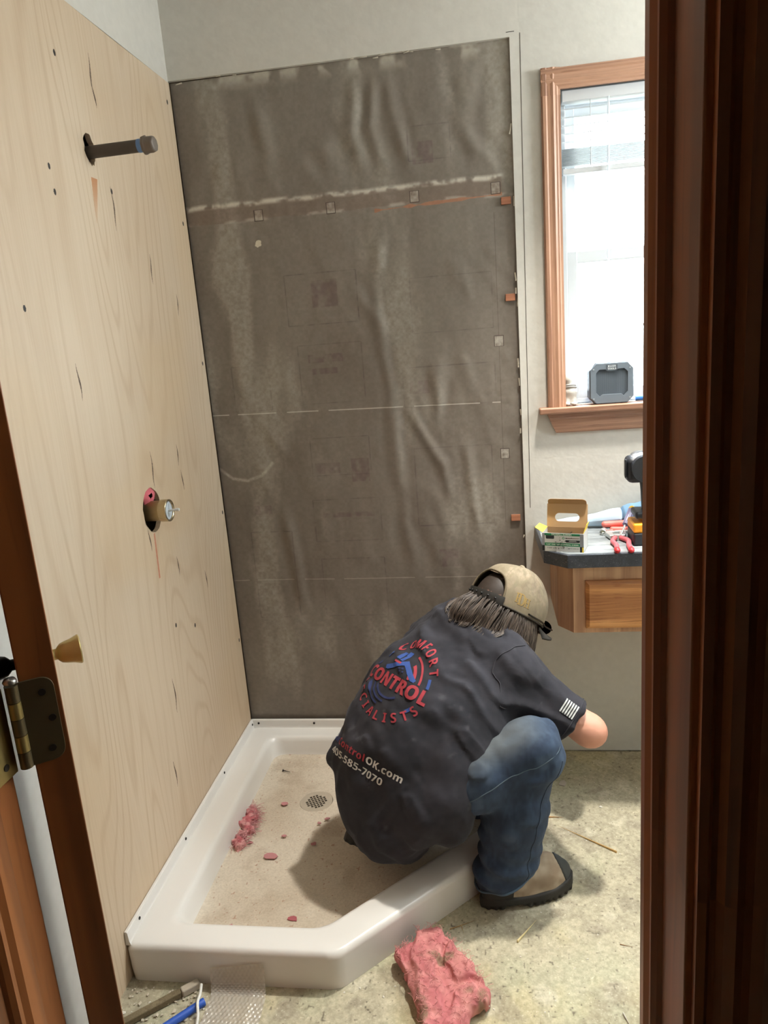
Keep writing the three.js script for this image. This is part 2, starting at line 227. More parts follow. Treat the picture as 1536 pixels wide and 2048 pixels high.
// the door, swung open edge-on to the camera
{
  const W = 0.61, T = 0.035, hy = 1.045;
  const d = thing('door_1', 'stained wooden door standing open edge-on, with brass hinge and knobs', 'door', [0.418, 0.012, 1.6445], 0); d.userData.kind = 'structure';
  d.rotation.y = Math.atan2(0.59, 0.807);                              // local -z runs along the leaf
  mesh('slab', uvBox(rbox2(-T / 2, T / 2, 0, 2.02, -W, 0, 0.0015), 'y', 0.5, 1, 0.05, 0.4), stain, d);
  const brass = mat(0xb5a068, 0.35, { metalness: 0.7 }), oldBrass = mat(0x75684e, 0.42, { metalness: 0.7 }), dull = mat(0x3c3530, 0.45, { metalness: 0.6 });
  const leafShape = (w, h, r) => { const s = new THREE.Shape(); s.moveTo(0, 0); s.lineTo(w - r, 0); s.quadraticCurveTo(w, 0, w, r); s.lineTo(w, h - r); s.quadraticCurveTo(w, h, w - r, h); s.lineTo(0, h); s.closePath(); return s; };
  const hg = new THREE.Group(); hg.name = 'hinge'; hg.position.set(0, hy - 0.012 - 0.042, 0); d.add(hg);
  mesh('door_leaf', extrude(leafShape(0.034, 0.089, 0.014), 0.002, 0.0004).translate(-0.0215, 0, 0.0003), oldBrass, hg);
  for (const [x, y] of [[0.001, 0.074], [0.006, 0.045], [0.001, 0.013]]) mesh('hinge_screw', new THREE.CylinderGeometry(0.0036, 0.0036, 0.001, 14).rotateX(Math.PI / 2).translate(x, y, 0.0029), dull, hg);
  for (let i = 0; i < 5; i++) mesh('knuckle', cyl(V(-0.0245, i * 0.0178 + 0.0004, 0.002), V(-0.0245, i * 0.0178 + 0.0174, 0.002), 0.0062), i % 2 ? brass : oldBrass, hg);
  mesh('hinge_pin', lathe([[0.0001, 0.005], [0.005, 0.004], [0.0066, 0.001], [0.0062, -0.001]], V(-0.0245, 0.092, 0.002), V(0, 1, 0), 18), steel, hg);
  for (const s of [-1, 1]) mesh('knob', lathe([[0.0001, 0], [0.026, 0], [0.027, 0.003], [0.014, 0.007], [0.0095, 0.012], [0.0095, 0.018], [0.012, 0.020], [0.0165, 0.0245], [0.019, 0.032], [0.021, 0.042], [0.0255, 0.054], [0.0245, 0.0565], [0.018, 0.0555], [0.0001, 0.057]], V(s * T / 2, 0.897, -W + 0.06), V(s, 0, 0), 28), s > 0 ? brass : mat(0x2a2320, 0.4, { metalness: 0.6 }), d);
  // leaf screwed to the jamb
  const j = thing('hinge_leaf', 'brass hinge leaf screwed to the stained left jamb', 'hinge', [0.3855, hy - 0.047, 1.657]);
  mesh('leaf_plate', extrude(leafShape(0.042, 0.089, 0.014), 0.0018, 0.0004).rotateY(-Math.PI / 2).translate(0.002, 0, 0.003), brass, j);
  for (const [z, y] of [[0.018, 0.074], [0.028, 0.045], [0.018, 0.013]]) mesh('hinge_screw', new THREE.CylinderGeometry(0.0036, 0.0036, 0.001, 14).rotateZ(Math.PI / 2).translate(0.0028, y, z), dull, j);
}
// birch plywood sheet
{
  const s = shape([[0.0, 0], [1.034, 0], [1.034, MT - 0.004], [0.7, MT - 0.001], [0.35, MT - 0.004], [0, MT - 0.002]]);
  s.holes.push(ellipseHole(0.541, 1.862, 0.024, 0.034, 0.2), ellipseHole(0.502, 1.005, 0.052, 0.058, 0.06));
  const g = extrude(s, 0.0125); { const p = g.attributes.position, uv = g.attributes.uv; for (let i = 0; i < p.count; i++) uv.setXY(i, p.getX(i) / 1.05, p.getY(i) / 2.2); }
  g.applyMatrix4(new THREE.Matrix4().set(0, 0, -1, 0, 0, 1, 0, 0, 1, 0, 0, 0, 0, 0, 0, 1)).translate(0.0005, 0, 0.001);   // z -> -x, x -> z
  tag(mesh('plywood_panel', g, plyM), 'pale birch plywood sheet lining the left shower wall', 'plywood');
  const pinkM = mat(0xc4626a, 0.95), w = thing('wall_cavity_insulation', 'pink fibreglass insulation showing in the hole above the brass valve', 'insulation');
  mesh('tuft', nets([-0.013, 0.97, 0.43], [0.002, 1.08, 0.57], 0.004, (x, y, z) => Math.hypot((x + 0.010) * 2.2, (y - 1.045) * 1.0, (z - 0.50) * 0.9) - 0.028 - 0.014 * (fbm3(x * 90, y * 90, z * 90) - 0.5)), pinkM, w);
}

// ------------------------------------------------------------------ plastic vapour barrier over the studs
{
  const seg = (x, y, a, b) => { const dx = b[0] - a[0], dy = b[1] - a[1], L = dx * dx + dy * dy, t = cl(((x - a[0]) * dx + (y - a[1]) * dy) / L); return Math.hypot(x - a[0] - dx * t, y - a[1] - dy * t); };
  const poly = (x, y, P) => { let d = 9; for (let i = 1; i < P.length; i++) d = Math.min(d, seg(x, y, P[i - 1], P[i])); return d; };
  const folds = [[[.544, 1.565], [.566, 1.36], [.58, 1.24], [.582, 1.05], [.60, .80], [.63, .62]], [[.58, 1.72], [.57, 1.55]], [[.47, 1.58], [.53, 1.47], [.555, 1.42]], [[.62, 1.2], [.72, 1.0], [.76, .85]], [[.16, 1.18], [.20, 1.09], [.23, 1.04]], [[.73, 1.35], [.72, 1.1]], [[.80, 1.1], [.83, .75]], [[.24, .5], [.20, .9]]];
  const upFolds = [[[.62, 2.15], [.66, 1.95], [.69, 1.84]], [[.55, 2.14], [.52, 1.98], [.56, 1.84]], [[.60, 2.14], [.575, 1.98], [.61, 1.84]], [[.83, 2.14], [.84, 1.95], [.90, 1.84]], [[.86, 2.14], [.87, 1.98]], [[.24, 2.13], [.27, 1.95], [.26, 1.84]], [[.13, 1.98], [.12, 1.83]], [[.17, 1.97], [.17, 1.84]], [[.28, 1.90], [.40, 1.94], [.5, 1.955]], [[.42, 1.98], [.46, 1.86]]];
  const swirl = [[.0, 1.02], [.04, .985], [.09, .975], [.14, .99], [.18, 1.03]];
  const boxes = [[.30, 1.21, .50, 1.39], [.30, .76, .52, .90], [.31, .98, .50, 1.10], [.62, 1.18, .90, 1.30], [.64, .80, .88, 1.05], [.08, 1.2, .20, 1.34], [.08, .5, .22, .8], [.31, .5, .52, .7], [.66, 1.4, .9, 1.56], [.28, 1.45, .5, 1.6], [.68, 1.88, .8, 1.97]], blocks = [[.436, .955, .494, 1.03], [.32, .985, .40, 1.02], [.33, 1.335, .44, 1.36], [.34, 1.30, .42, 1.318], [.64, 1.22, .70, 1.26], [.69, 1.87, .75, 1.93], [.33, .84, .50, .855], [.7, .66, .76, .72], [.10, .86, .16, .89], [.36, 1.5, .44, 1.58]];
  const Y0 = 0.10, Y1 = MT, H = Y1 - Y0;
  const T = tex(1024, 2048, (u, v) => {
    const x = u * MW, y = Y0 + v * H;
    const big = fbm(x * 4, y * 3, 3, 101), st = fbm(x * 26, y * 5, 4, 103), fine = fbm(x * 120, y * 120, 3, 105);
    let c = mix3([110, 101, 92], [132, 124, 113], cl(big * 0.9 + (st - 0.5) * 0.5));
    for (const [a, b, e, f] of boxes) { const dx = Math.min(Math.abs(x - a), Math.abs(x - e)), dy = Math.min(Math.abs(y - b), Math.abs(y - f)); const on = (dx < 0.0016 && y > b && y < f) || (dy < 0.0016 && x > a && x < e); if (on) c = mix3(c, [78, 66, 66], 0.4 * n2(x * 60, y * 60, 107)); }
    for (const [a, b, e, f] of blocks) if (x > a && x < e && y > b && y < f) c = mix3(c, [92, 70, 72], 0.35 * ss(0.2, 0.7, fbm(x * 70, y * 50, 2, 109)));
    const wipe = ss(0.52, 0.75, fbm(x * 8, y * 2.4, 4, 111)) * (0.4 + 0.6 * fine); c = mix3(c, [174, 168, 157], 0.6 * wipe);      // plaster dust
    const sw = poly(x, y, swirl); if (sw < 0.008) c = mix3(c, [190, 184, 170], 0.55 * ss(0.008, 0.001, sw) * (0.4 + fine));
    for (const [a, b, q] of [[[.0, 1.193], [.927, 1.178], 0.85], [[.02, .635], [.93, .622], 0.4]]) { const d = Math.abs(y - lerp(a[1], b[1], x / 0.95)); if (d < 0.0022 && x < 0.93 && n2(x * 30, 3, 113) > 0.25) c = mix3(c, [196, 190, 178], q * ss(0.0022, 0.0008, d)); }
    // dusty strip where the old board joint ran
    const bt = 1.812 + 0.004 * n2(x * 20, 1, 115), bb = 1.765 + 0.006 * n2(x * 20, 7, 117);
    if (y < bt && y > bb && x < 0.94) c = mix3(c, [118, 100, 88], 0.5);
    c = mix3(c, [206, 200, 186], 0.85 * ss(0.012, 0.001, Math.abs(y - bt)) * ss(0.25, 0.6, fbm(x * 40, y * 40, 3, 119)) * ss(0.96, 0.93, x));
    c = mix3(c, [190, 182, 168], 0.5 * ss(0.008, 0.001, Math.abs(y - bb)) * ss(0.4, 0.7, fbm(x * 30, y * 40, 3, 121)));
    if (x > 0.57 && x < 0.94 && Math.abs(y - lerp(1.758, 1.768, (x - 0.57) / 0.37)) < 0.006 * n2(x * 40, 2, 125)) c = mix3(c, [168, 112, 84], 0.75);
    c = mix3(c, [198, 192, 178], 0.7 * ss(0.05, 0.0, MT - y) * ss(0.45, 0.7, fbm(x * 22, y * 22, 3, 123)));
    if (Math.abs(x - 0.915) < 0.001 && y > 0.8 && y < 1.72) c = mix3(c, [86, 74, 66], 0.5);
    for (const [px, py] of [[.222, 1.778], [.442, 1.778], [.69, 1.785], [.922, 1.785], [.915, 1.36], [.92, 1.02]]) { const dx = Math.abs(x - px), dy = Math.abs(y - py); if (dx < 0.014 && dy < 0.016) { if (dx > 0.012 || dy > 0.0145) c = mix3(c, [58, 46, 40], 0.8); else c = mix3(c, [188, 182, 170], 0.5 * fine * 1.6); } }
    { const d = Math.hypot((x - .212) * 1.4, y - 1.70) + 0.02 * (fbm(x * 80, y * 80, 2, 129) - 0.5); if (d < 0.012) c = mix3(c, [214, 206, 184], 0.85); }
    const k = (fine - 0.5) * 13; return [c[0] + k, c[1] + k, c[2] + k];
  });
  const nx = 130, ny = 270, g = new THREE.PlaneGeometry(MW + 0.002, H, nx, ny), p = g.attributes.position;
  for (let i = 0; i < p.count; i++) {
    const x = p.getX(i) + MW / 2, y = p.getY(i) + H / 2 + Y0; let z = 0.004 * (fbm(x * 5, y * 3, 3, 131) - 0.5) + 0.0018 * (fbm(x * 30, y * 9, 3, 133) - 0.5);
    for (const P of y > 1.815 ? upFolds : folds) { const a = P[0], e = P[P.length - 1], d = poly(x + 0.010 * (fbm(x * 22, y * 22, 2, 137) - 0.5), y, P), w = 0.010 + 0.012 * n2(x * 7, y * 7, 139); const fade = ss(0, 0.09, Math.hypot(x - a[0], y - a[1])) * ss(0, 0.09, Math.hypot(x - e[0], y - e[1])) * (0.3 + 0.7 * n2(x * 9, y * 9, 138)); z += fade * (0.0062 * Math.exp(-(d * d) / (w * w)) - 0.0024 * Math.exp(-((d - 2 * w) ** 2) / (w * w))); }
    z += 0.0015 * Math.exp(-(((y - 1.186) / 0.004) ** 2));
    z += 0.0022 * ss(0.5, 0.8, fbm(x * 14 + y * 5, y * 7, 3, 135));
    const edge = Math.min(ss(0, 0.03, x), ss(0, 0.03, MW - x), ss(0, 0.03, Y1 - y)); p.setXYZ(i, x, y, -0.0115 + z * edge);
  }
  g.computeVertexNormals();
  const m = thing('vapor_barrier', 'wrinkled dusty grey plastic sheet over the back shower wall', 'plastic sheet');
  mesh('sheet', g, phys({ map: T, roughness: 0.36, specularIntensity: 0.8 }), m);
  const bare = mat(0xffe0cc, 0.7, { map: oakT });
  for (const [x, y] of [[.951, 1.748], [.954, 1.482], [.947, .815]]) mesh('bare_stud', uvBox(rbox2(x - 0.014, x + 0.014, y - 0.010, y + 0.010, -0.011, -0.0045, 0.001), 'x', 0.5, 1, x), bare, m);
  const rag = mat(0xb9b0a0, 0.9);                                       // torn paper on the cut edges
  for (let i = 0; i < 26; i++) { const top = i < 14, x = top ? rr(0.02, 0.95) : MW + rr(-0.006, 0.001), y = top ? MT + rr(-0.006, 0.001) : rr(0.75, 2.1); mesh('torn_paper', new THREE.TetrahedronGeometry(0.006, 0).scale(top ? rr(1, 3) : 0.6, top ? 0.5 : rr(1, 4), 0.4).rotateZ(rr(-0.2, 0.2)).translate(x, y, -0.003), rag, m); }
}
// ------------------------------------------------------------------ neo-angle shower base
{
  const Q = 0.965, X = 0.494, poly = [[0.001, 0.001], [Q, 0.001], [Q, X], [X, Q], [0.001, Q]];
  const inset = (d) => {                                                // d: per-edge inset, edges in order back, right, diagonal, front, left
    const n = 5, L = []; for (let i = 0; i < n; i++) { const a = poly[i], b = poly[(i + 1) % n], dx = b[0] - a[0], dz = b[1] - a[1], l = Math.hypot(dx, dz), nx = -dz / l, nz = dx / l; L.push([a[0] + nx * d[i], a[1] + nz * d[i], dx / l, dz / l]); }
    return L.map((_, i) => { const A = L[(i + n - 1) % n], B = L[i], D = A[2] * B[3] - A[3] * B[2], t = ((B[0] - A[0]) * B[3] - (B[1] - A[1]) * B[2]) / D; return [A[0] + A[2] * t, A[1] + A[3] * t]; });
  };
  const K = 9, ring = (d, r, y) => {
    const P = inset(Array.isArray(d) ? d : [d, d, d, d, d]), out = [];
    P.forEach((p, i) => { const a = P[(i + 4) % 5], b = P[(i + 1) % 5], la = Math.hypot(a[0] - p[0], a[1] - p[1]), lb = Math.hypot(b[0] - p[0], b[1] - p[1]); const A = [p[0] + (a[0] - p[0]) / la * r, p[1] + (a[1] - p[1]) / la * r], B = [p[0] + (b[0] - p[0]) / lb * r, p[1] + (b[1] - p[1]) / lb * r];
      for (let k = 0; k < K; k++) { const t = k / (K - 1), u = 1 - t; out.push(V(u * u * A[0] + 2 * u * t * p[0] + t * t * B[0], y, u * u * A[1] + 2 * u * t * p[1] + t * t * B[1])); } });
    // subdivide the straight runs
    const full = []; for (let i = 0; i < out.length; i++) { const a = out[i], b = out[(i + 1) % out.length], m = i % K === K - 1 ? 10 : 1; for (let k = 0; k < m; k++) full.push(a.clone().lerp(b, k / m)); } return full;
  };
  const loft = (rings) => { const n = rings[0].length, pos = [], ind = []; rings.forEach((r) => r.forEach((p) => pos.push(p.x, p.y, p.z))); for (let j = 0; j < rings.length - 1; j++) for (let i = 0; i < n; i++) { const a = j * n + i, b = j * n + (i + 1) % n; ind.push(a, a + n, b, b, a + n, b + n); } const g = new THREE.BufferGeometry(); g.setAttribute('position', new THREE.Float32BufferAttribute(pos, 3)); g.setIndex(ind); g.computeVertexNormals(); return g; };
  const pan = thing('shower_pan', 'white neo-angle shower base with dusty floor and round drain', 'shower base');
  const wht = phys({ color: 0xdedbd6, roughness: 0.28, clearcoat: 0.3, clearcoatRoughness: 0.3 });
  const B = [0.070, 0.085, 0.088, 0.078, 0.088], add = (k) => B.map((b) => b + k);
  const rim = loft([ring(0.003, 0.022, 0), ring(0.001, 0.022, 0.03), ring(0, 0.022, 0.080), ring(0.002, 0.024, 0.088), ring(0.006, 0.026, 0.0935), ring(0.012, 0.03, 0.0965), ring(0.03, 0.03, 0.0975), ring(add(-0.014), 0.03, 0.0965), ring(add(-0.006), 0.032, 0.0945), ring(B, 0.036, 0.090), ring(add(0.005), 0.04, 0.080), ring(add(0.012), 0.042, 0.048), ring(add(0.016), 0.044, 0.038)]);
  const dirt = tex(1024, 1024, (u, v) => { const x = u, z = v; let c = mix3([206, 195, 178], [190, 176, 157], ss(0.3, 0.75, fbm(x * 5, z * 5, 4, 141))); c = mix3(c, [160, 142, 122], 0.35 * ss(0.55, 0.8, fbm(x * 15, z * 15, 4, 143))); c = mix3(c, [208, 198, 182], 0.4 * ss(0.5, 0.8, fbm(x * 9 + 5, z * 9, 4, 145))); const s = n2(x * 170, z * 170, 147); if (s > 0.92) c = mix3(c, [150, 104, 82], 0.5); const k = (n2(x * 300, z * 300, 149) - 0.5) * 16; return [c[0] + k, c[1] + k, c[2] + k]; });
  const DX = 0.30, DZ = 0.325, fl0 = ring(add(0.016), 0.044, 0.038), fl1 = ring(add(0.024), 0.046, 0.0335), cR = (r, y) => fl1.map((p) => { const a = Math.atan2(p.z - DZ, p.x - DX); return V(DX + r * Math.cos(a), y, DZ + r * Math.sin(a)); });
  const mixR = (A, Bb, t) => A.map((p, i) => p.clone().lerp(Bb[i], t)), end = cR(0.052, 0.026);
  const fl = loft([fl0, fl1, mixR(fl1, end, 0.2), mixR(fl1, end, 0.4), mixR(fl1, end, 0.6), mixR(fl1, end, 0.8), end, cR(0.051, 0.020)]);
  { const p = fl.attributes.position, uv = new Float32Array(p.count * 2); for (let i = 0; i < p.count; i++) { uv[2 * i] = p.getX(i); uv[2 * i + 1] = p.getZ(i); } fl.setAttribute('uv', new THREE.BufferAttribute(uv, 2)); }
  mesh('rim', rim, wht, pan);
  mesh('basin_floor', fl, mat(0xffffff, 0.6, { map: dirt }), pan).userData.label = 'dusty beige basin floor';
  const fp = [[0, 0.09], [0.013, 0.09], [0.010, 0.1], [0.008, 0.122], [0.006, 0.125], [0.0012, 0.125]];   // upstanding flange: thickness, height
  mesh('flange', profile(fp.map(([t, y]) => [t + 0.001, y]).reverse(), Q - 0.01, 'z').translate(0, 0, 0.002), wht, pan);
  mesh('flange', profile(fp.map(([t, y]) => [y, t + 0.001]), Q - 0.006, 'x').translate(0.001, 0, 0), wht, pan);
  const scr = mat(0x1e1c1a, 0.5, { metalness: 0.5 });
  for (const z of [0.02, 0.31, 0.62, 0.9]) mesh('flange_screw', cyl(V(0.008, 0.112, z), V(0.0115, 0.112, z), 0.0045, 0.0035, 12), scr, pan);
  for (const x of [0.03, 0.23, 0.5, 0.8]) mesh('flange_screw', cyl(V(x, 0.112, 0.008), V(x, 0.112, 0.0115), 0.0045, 0.0035, 12), scr, pan);
  // drain: ring and grate with square holes
  const gs = new THREE.Shape(); gs.absarc(0, 0, 0.050, 0, Math.PI * 2); const c0 = Math.cos(0.5), s0 = Math.sin(0.5);
  for (let i = -3; i <= 3; i++) for (let j = -3; j <= 3; j++) { if (Math.hypot(i, j) > 3.3) continue; const h = new THREE.Path(), q = 0.0036, X0 = i * 0.0092, Y0 = j * 0.0092; [[-q, -q], [-q, q], [q, q], [q, -q]].forEach(([a, b], k) => { const x = (X0 + a) * c0 - (Y0 + b) * s0, y = (X0 + a) * s0 + (Y0 + b) * c0; k ? h.lineTo(x, y) : h.moveTo(x, y); }); h.closePath(); gs.holes.push(h); }
  const chrome = mat(0xbfb4a3, 0.45, { metalness: 0.15 });
  mesh('drain_grate', extrude(gs, 0.003, 0, 40).rotateX(-Math.PI / 2).translate(DX, 0.0215, DZ), chrome, pan);
  mesh('drain_well', [new THREE.CylinderGeometry(0.05, 0.05, 0.018, 32, 1, true).translate(DX, 0.011, DZ), new THREE.CylinderGeometry(0.05, 0.05, 0.002, 32).translate(DX, 0.002, DZ)], dark, pan);
}
// ------------------------------------------------------------------ pipe stubs through the plywood
{
  const iron = mat(0x4d4640, 0.55, { metalness: 0.4 }), a = thing('shower_pipe', 'dark iron pipe stub with capped end high on the plywood', 'pipe', [0, 1.856, 0.542]);
  mesh('pipe', cyl(V(-0.09, -0.002, 0), V(0.132, 0.0, 0), 0.0135), iron, a);
  mesh('thread_tape', cyl(V(0.118, 0.0, 0), V(0.133, 0.0, 0), 0.0142), mat(0x5f83b8, 0.6), a).userData.label = 'blue thread tape';
  mesh('end_cap', lathe([[0.0142, 0], [0.0195, 0.0005], [0.0205, 0.004], [0.0205, 0.007], [0.0178, 0.009], [0.0178, 0.022], [0.0165, 0.026], [0.0145, 0.0285], [0.0001, 0.0285]], V(0.130, 0, 0), V(1, 0, 0), 8), mat(0x6f655c, 0.5, { metalness: 0.35 }), a);
  const v = thing('shower_valve', 'round brass shower valve body with white stem, in a hole in the plywood', 'valve', [0, 1.003, 0.505]);
  mesh('valve_body', cyl(V(-0.09, 0, 0), V(0.035, 0, 0), 0.0265, 0.0265, 32), mat(0x9b8763, 0.35, { metalness: 0.75 }), v);
  mesh('collar', lathe([[0.0265, 0], [0.029, 0.001], [0.029, 0.02], [0.0285, 0.0225], [0.0245, 0.0225], [0.0235, 0.019]], V(0.026, 0, 0), V(1, 0, 0), 36), mat(0xb9aa8c, 0.22, { metalness: 0.9 }), v);
  mesh('cartridge', [cyl(V(0.03, 0, 0), V(0.0445, 0, 0), 0.0236, 0.0236, 32), box(0.002, 0.016, 0.003, 0.045, 0.009, -0.004), box(0.002, 0.012, 0.009, 0.045, -0.010, 0)], mat(0xbfc6cc, 0.4), v);
  mesh('stem', [cyl(V(0.042, -0.001, 0), V(0.066, 0.001, 0.0), 0.0028), cyl(V(0.066, 0.001, 0), V(0.074, 0.001, 0), 0.0042, 0.0038)], mat(0xd4d7d6, 0.35), v);
}
// ------------------------------------------------------------------ window, blind
{
  const w = thing('window_1', 'single-hung window with oak casing, blown out by daylight', 'window'); w.userData.kind = 'structure';
  const vinyl = mat(0xdfe3e6, 0.4);
  const CW = 0.052, P = [[0, 0], [0, 0.012], [0.004, 0.016], [0.012, 0.0165], [0.016, 0.013], [0.024, 0.0135], [0.032, 0.016], [0.038, 0.0125], [0.042, 0.0125], [0.046, 0.009], [0.052, 0.008], [0.052, 0]];   // from the outer edge inwards: offset, proud
  const side = (sx, xo) => { const q = P.map(([o, z]) => [z, xo + sx * o]); return uvBox(profile(sx > 0 ? q : q.reverse(), WY1 + CW - WY0, 'y').translate(0, WY0, 0), 'y', 0.5, 1, 0.1); };
  mesh('casing', side(1, WX0 - CW + 0.002), oak, w); mesh('casing', side(-1, WX1 + CW - 0.002), oak, w);
  mesh('head_casing', uvBox(profile(P.map(([o, z]) => [WY1 + CW - 0.002 - o, z + 0.0006]).reverse(), WX1 - WX0 + 2 * CW - 0.004, 'x').translate(WX0 - CW + 0.002, 0, 0), 'x', 0.5, 1, 0.3), oak, w);
  mesh('stool', uvBox(rbox2(WX0 - 0.078, WX1 + 0.078, WY0 - 0.019, WY0, -0.05, 0.034, 0.005), 'x', 0.5, 1, 0.2), oak, w);
  const A = [[0, 0], [0, 0.018], [-0.012, 0.018], [-0.018, 0.014], [-0.038, 0.013], [-0.048, 0.008], [-0.056, 0.007], [-0.060, 0.003], [-0.060, 0]];
  const ap = profile(A.map(([y, z]) => [WY0 - 0.019 + y, z]).reverse(), WX1 - WX0 + 0.11, 'x').translate(WX0 - 0.055, 0, 0); { const p = ap.attributes.position; for (let i = 0; i < p.count; i++) if (p.getX(i) < 1.2) p.setX(i, p.getX(i) + (WY0 - 0.019 - p.getY(i)) * 0.45); } ap.computeVertexNormals();
  mesh('apron', uvBox(ap, 'x', 0.5, 1, 0.4), oak, w);
  mesh('liner', [box2(WX0 - 0.012, WX0, WY0, WY1, -0.12, -0.001), box2(WX1, WX1 + 0.012, WY0, WY1, -0.12, -0.001), box2(WX0 - 0.012, WX1 + 0.012, WY1, WY1 + 0.012, -0.12, -0.001), box2(WX0, WX1, WY0 - 0.014, WY0 - 0.001, -0.14, -0.05)], vinyl, w);
  const z0 = -0.115, MR = 1.585;
  mesh('frame', [rbox2(WX0, WX0 + 0.022, WY0, WY1, z0, -0.065), rbox2(WX1 - 0.022, WX1, WY0, WY1, z0, -0.065), rbox2(WX0 + 0.001, WX1 - 0.001, WY1 - 0.022, WY1 - 0.0005, z0 + 0.001, -0.0665), rbox2(WX0 + 0.001, WX1 - 0.001, WY0 + 0.0005, WY0 + 0.016, z0 + 0.001, -0.0665)], vinyl, w);
  const sash = (y0, y1, z) => { mesh('sash', [rbox2(WX0 + 0.02, WX0 + 0.05, y0, y1, z, z + 0.022), rbox2(WX1 - 0.05, WX1 - 0.02, y0, y1, z, z + 0.022), rbox2(WX0 + 0.021, WX1 - 0.021, y1 - 0.034, y1 - 0.0008, z + 0.001, z + 0.0208), rbox2(WX0 + 0.021, WX1 - 0.021, y0 + 0.0008, y0 + 0.028, z + 0.001, z + 0.0208)], vinyl, w); mesh('pane', box2(WX0 + 0.045, WX1 - 0.045, y0 + 0.02, y1 - 0.02, z + 0.009, z + 0.012), phys({ color: 0xffffff, roughness: 0.02, transmission: 1, thickness: 0, ior: 1.45 }), w); };
  sash(MR - 0.02, WY1 - 0.02, -0.112); sash(WY0 + 0.014, MR + 0.014, -0.088);
  mesh('screen_bar', box2(WX0 + 0.05, WX1 - 0.05, 1.372, 1.379, -0.135, -0.128), vinyl, w);
  // raised mini blind
  const b = thing('mini_blind', 'white mini blind pulled up to the top of the window', 'blind'), bl = mat(0xd2d4d6, 0.45);
  const bx0 = WX0 + 0.008, bx1 = WX1 - 0.008;
  mesh('headrail', rbox2(bx0, bx1, WY1 - 0.03, WY1 - 0.002, -0.046, -0.012, 0.002), bl, b);
  const slatG = new THREE.CylinderGeometry(0.03, 0.03, bx1 - bx0, 6, 1, true, -0.42, 0.84).rotateZ(Math.PI / 2).rotateX(-Math.PI / 2); slatG.computeBoundingBox(); { const c = slatG.boundingBox.getCenter(V()); slatG.translate(-c.x, -c.y, -c.z); }
  const bm = mat(0xd6d9db, 0.45, { side: THREE.DoubleSide });
  const slat = (y, tilt) => { const s = mesh('slat', slatG, bm, b); s.position.set((bx0 + bx1) / 2, y, -0.03); s.rotation.x = tilt; };
  for (let i = 0; i < 5; i++) slat(WY1 - 0.045 - i * 0.021, 0.25);
  for (let i = 0; i < 14; i++) slat(WY1 - 0.148 - i * 0.0034, 0.02);
  mesh('bottom_rail', rbox2(bx0, bx1, WY1 - 0.215, WY1 - 0.2, -0.042, -0.018, 0.003), bl, b);
  for (const t of [0.12, 0.6]) mesh('ladder_cord', cyl(V(lerp(bx0, bx1, t), WY1 - 0.2, -0.018), V(lerp(bx0, bx1, t), WY1 - 0.03, -0.018), 0.0012, 0.0012, 6), bl, b);
  mesh('tilt_wand', cyl(V(1.235, WY1 - 0.03, -0.008), V(1.232, 1.535, -0.006), 0.0035, 0.0035, 6), phys({ color: 0xf2f5f8, roughness: 0.15, transmission: 0.6, thickness: 0 }), b);
  tag(mesh('driveway', box2(-12, 14, -0.6, -0.5, -26, -0.4), mat(0x77766c, 0.9)), 'concrete drive outside the window', 'ground', null, 'structure');
}
// recessed can light
{
  const c = thing('recessed_light', 'recessed ceiling can light above the worker', 'ceiling light', [LAMP.x, LAMP.y, LAMP.z]);
  mesh('trim_ring', lathe([[0.058, 0.0], [0.086, -0.001], [0.088, -0.004], [0.084, -0.007], [0.062, -0.006], [0.057, 0.0]], V(0, 0, 0), V(0, 1, 0), 36), mat(0xe6e6e2, 0.4), c);
  mesh('can_housing', new THREE.CylinderGeometry(0.058, 0.058, 0.095, 32, 1, true).translate(0, 0.047, 0), mat(0xd8d8d4, 0.35, { side: THREE.DoubleSide }), c);
  mesh('lamp_lens', new THREE.CylinderGeometry(0.052, 0.052, 0.006, 32).translate(0, -0.012, 0), new THREE.MeshStandardMaterial({ color: 0xffffff, emissive: new THREE.Color().setRGB(1, 0.93, 0.78), emissiveIntensity: 3, roughness: 0.5 }), c);
}

// vanity light bar
{
  const v = thing('vanity_light', 'vanity light bar with three globe bulbs on the right-hand wall', 'wall light');
  mesh('back_plate', rbox2(RX - 0.028, RX - 0.001, 1.945, 2.015, 0.2, 0.72, 0.006), steel, v);
  for (const p of VAN) { mesh('bulb', new THREE.SphereGeometry(0.045, 28, 18).translate(p.x, p.y, p.z), new THREE.MeshStandardMaterial({ color: 0xffffff, emissive: new THREE.Color().setRGB(0.95, 0.98, 1.0), emissiveIntensity: 3, roughness: 0.5 }), v); mesh('socket_cup', cyl(V(RX - 0.028, p.y, p.z), V(RX - 0.056, p.y, p.z), 0.024, 0.022), steel, v); }
}

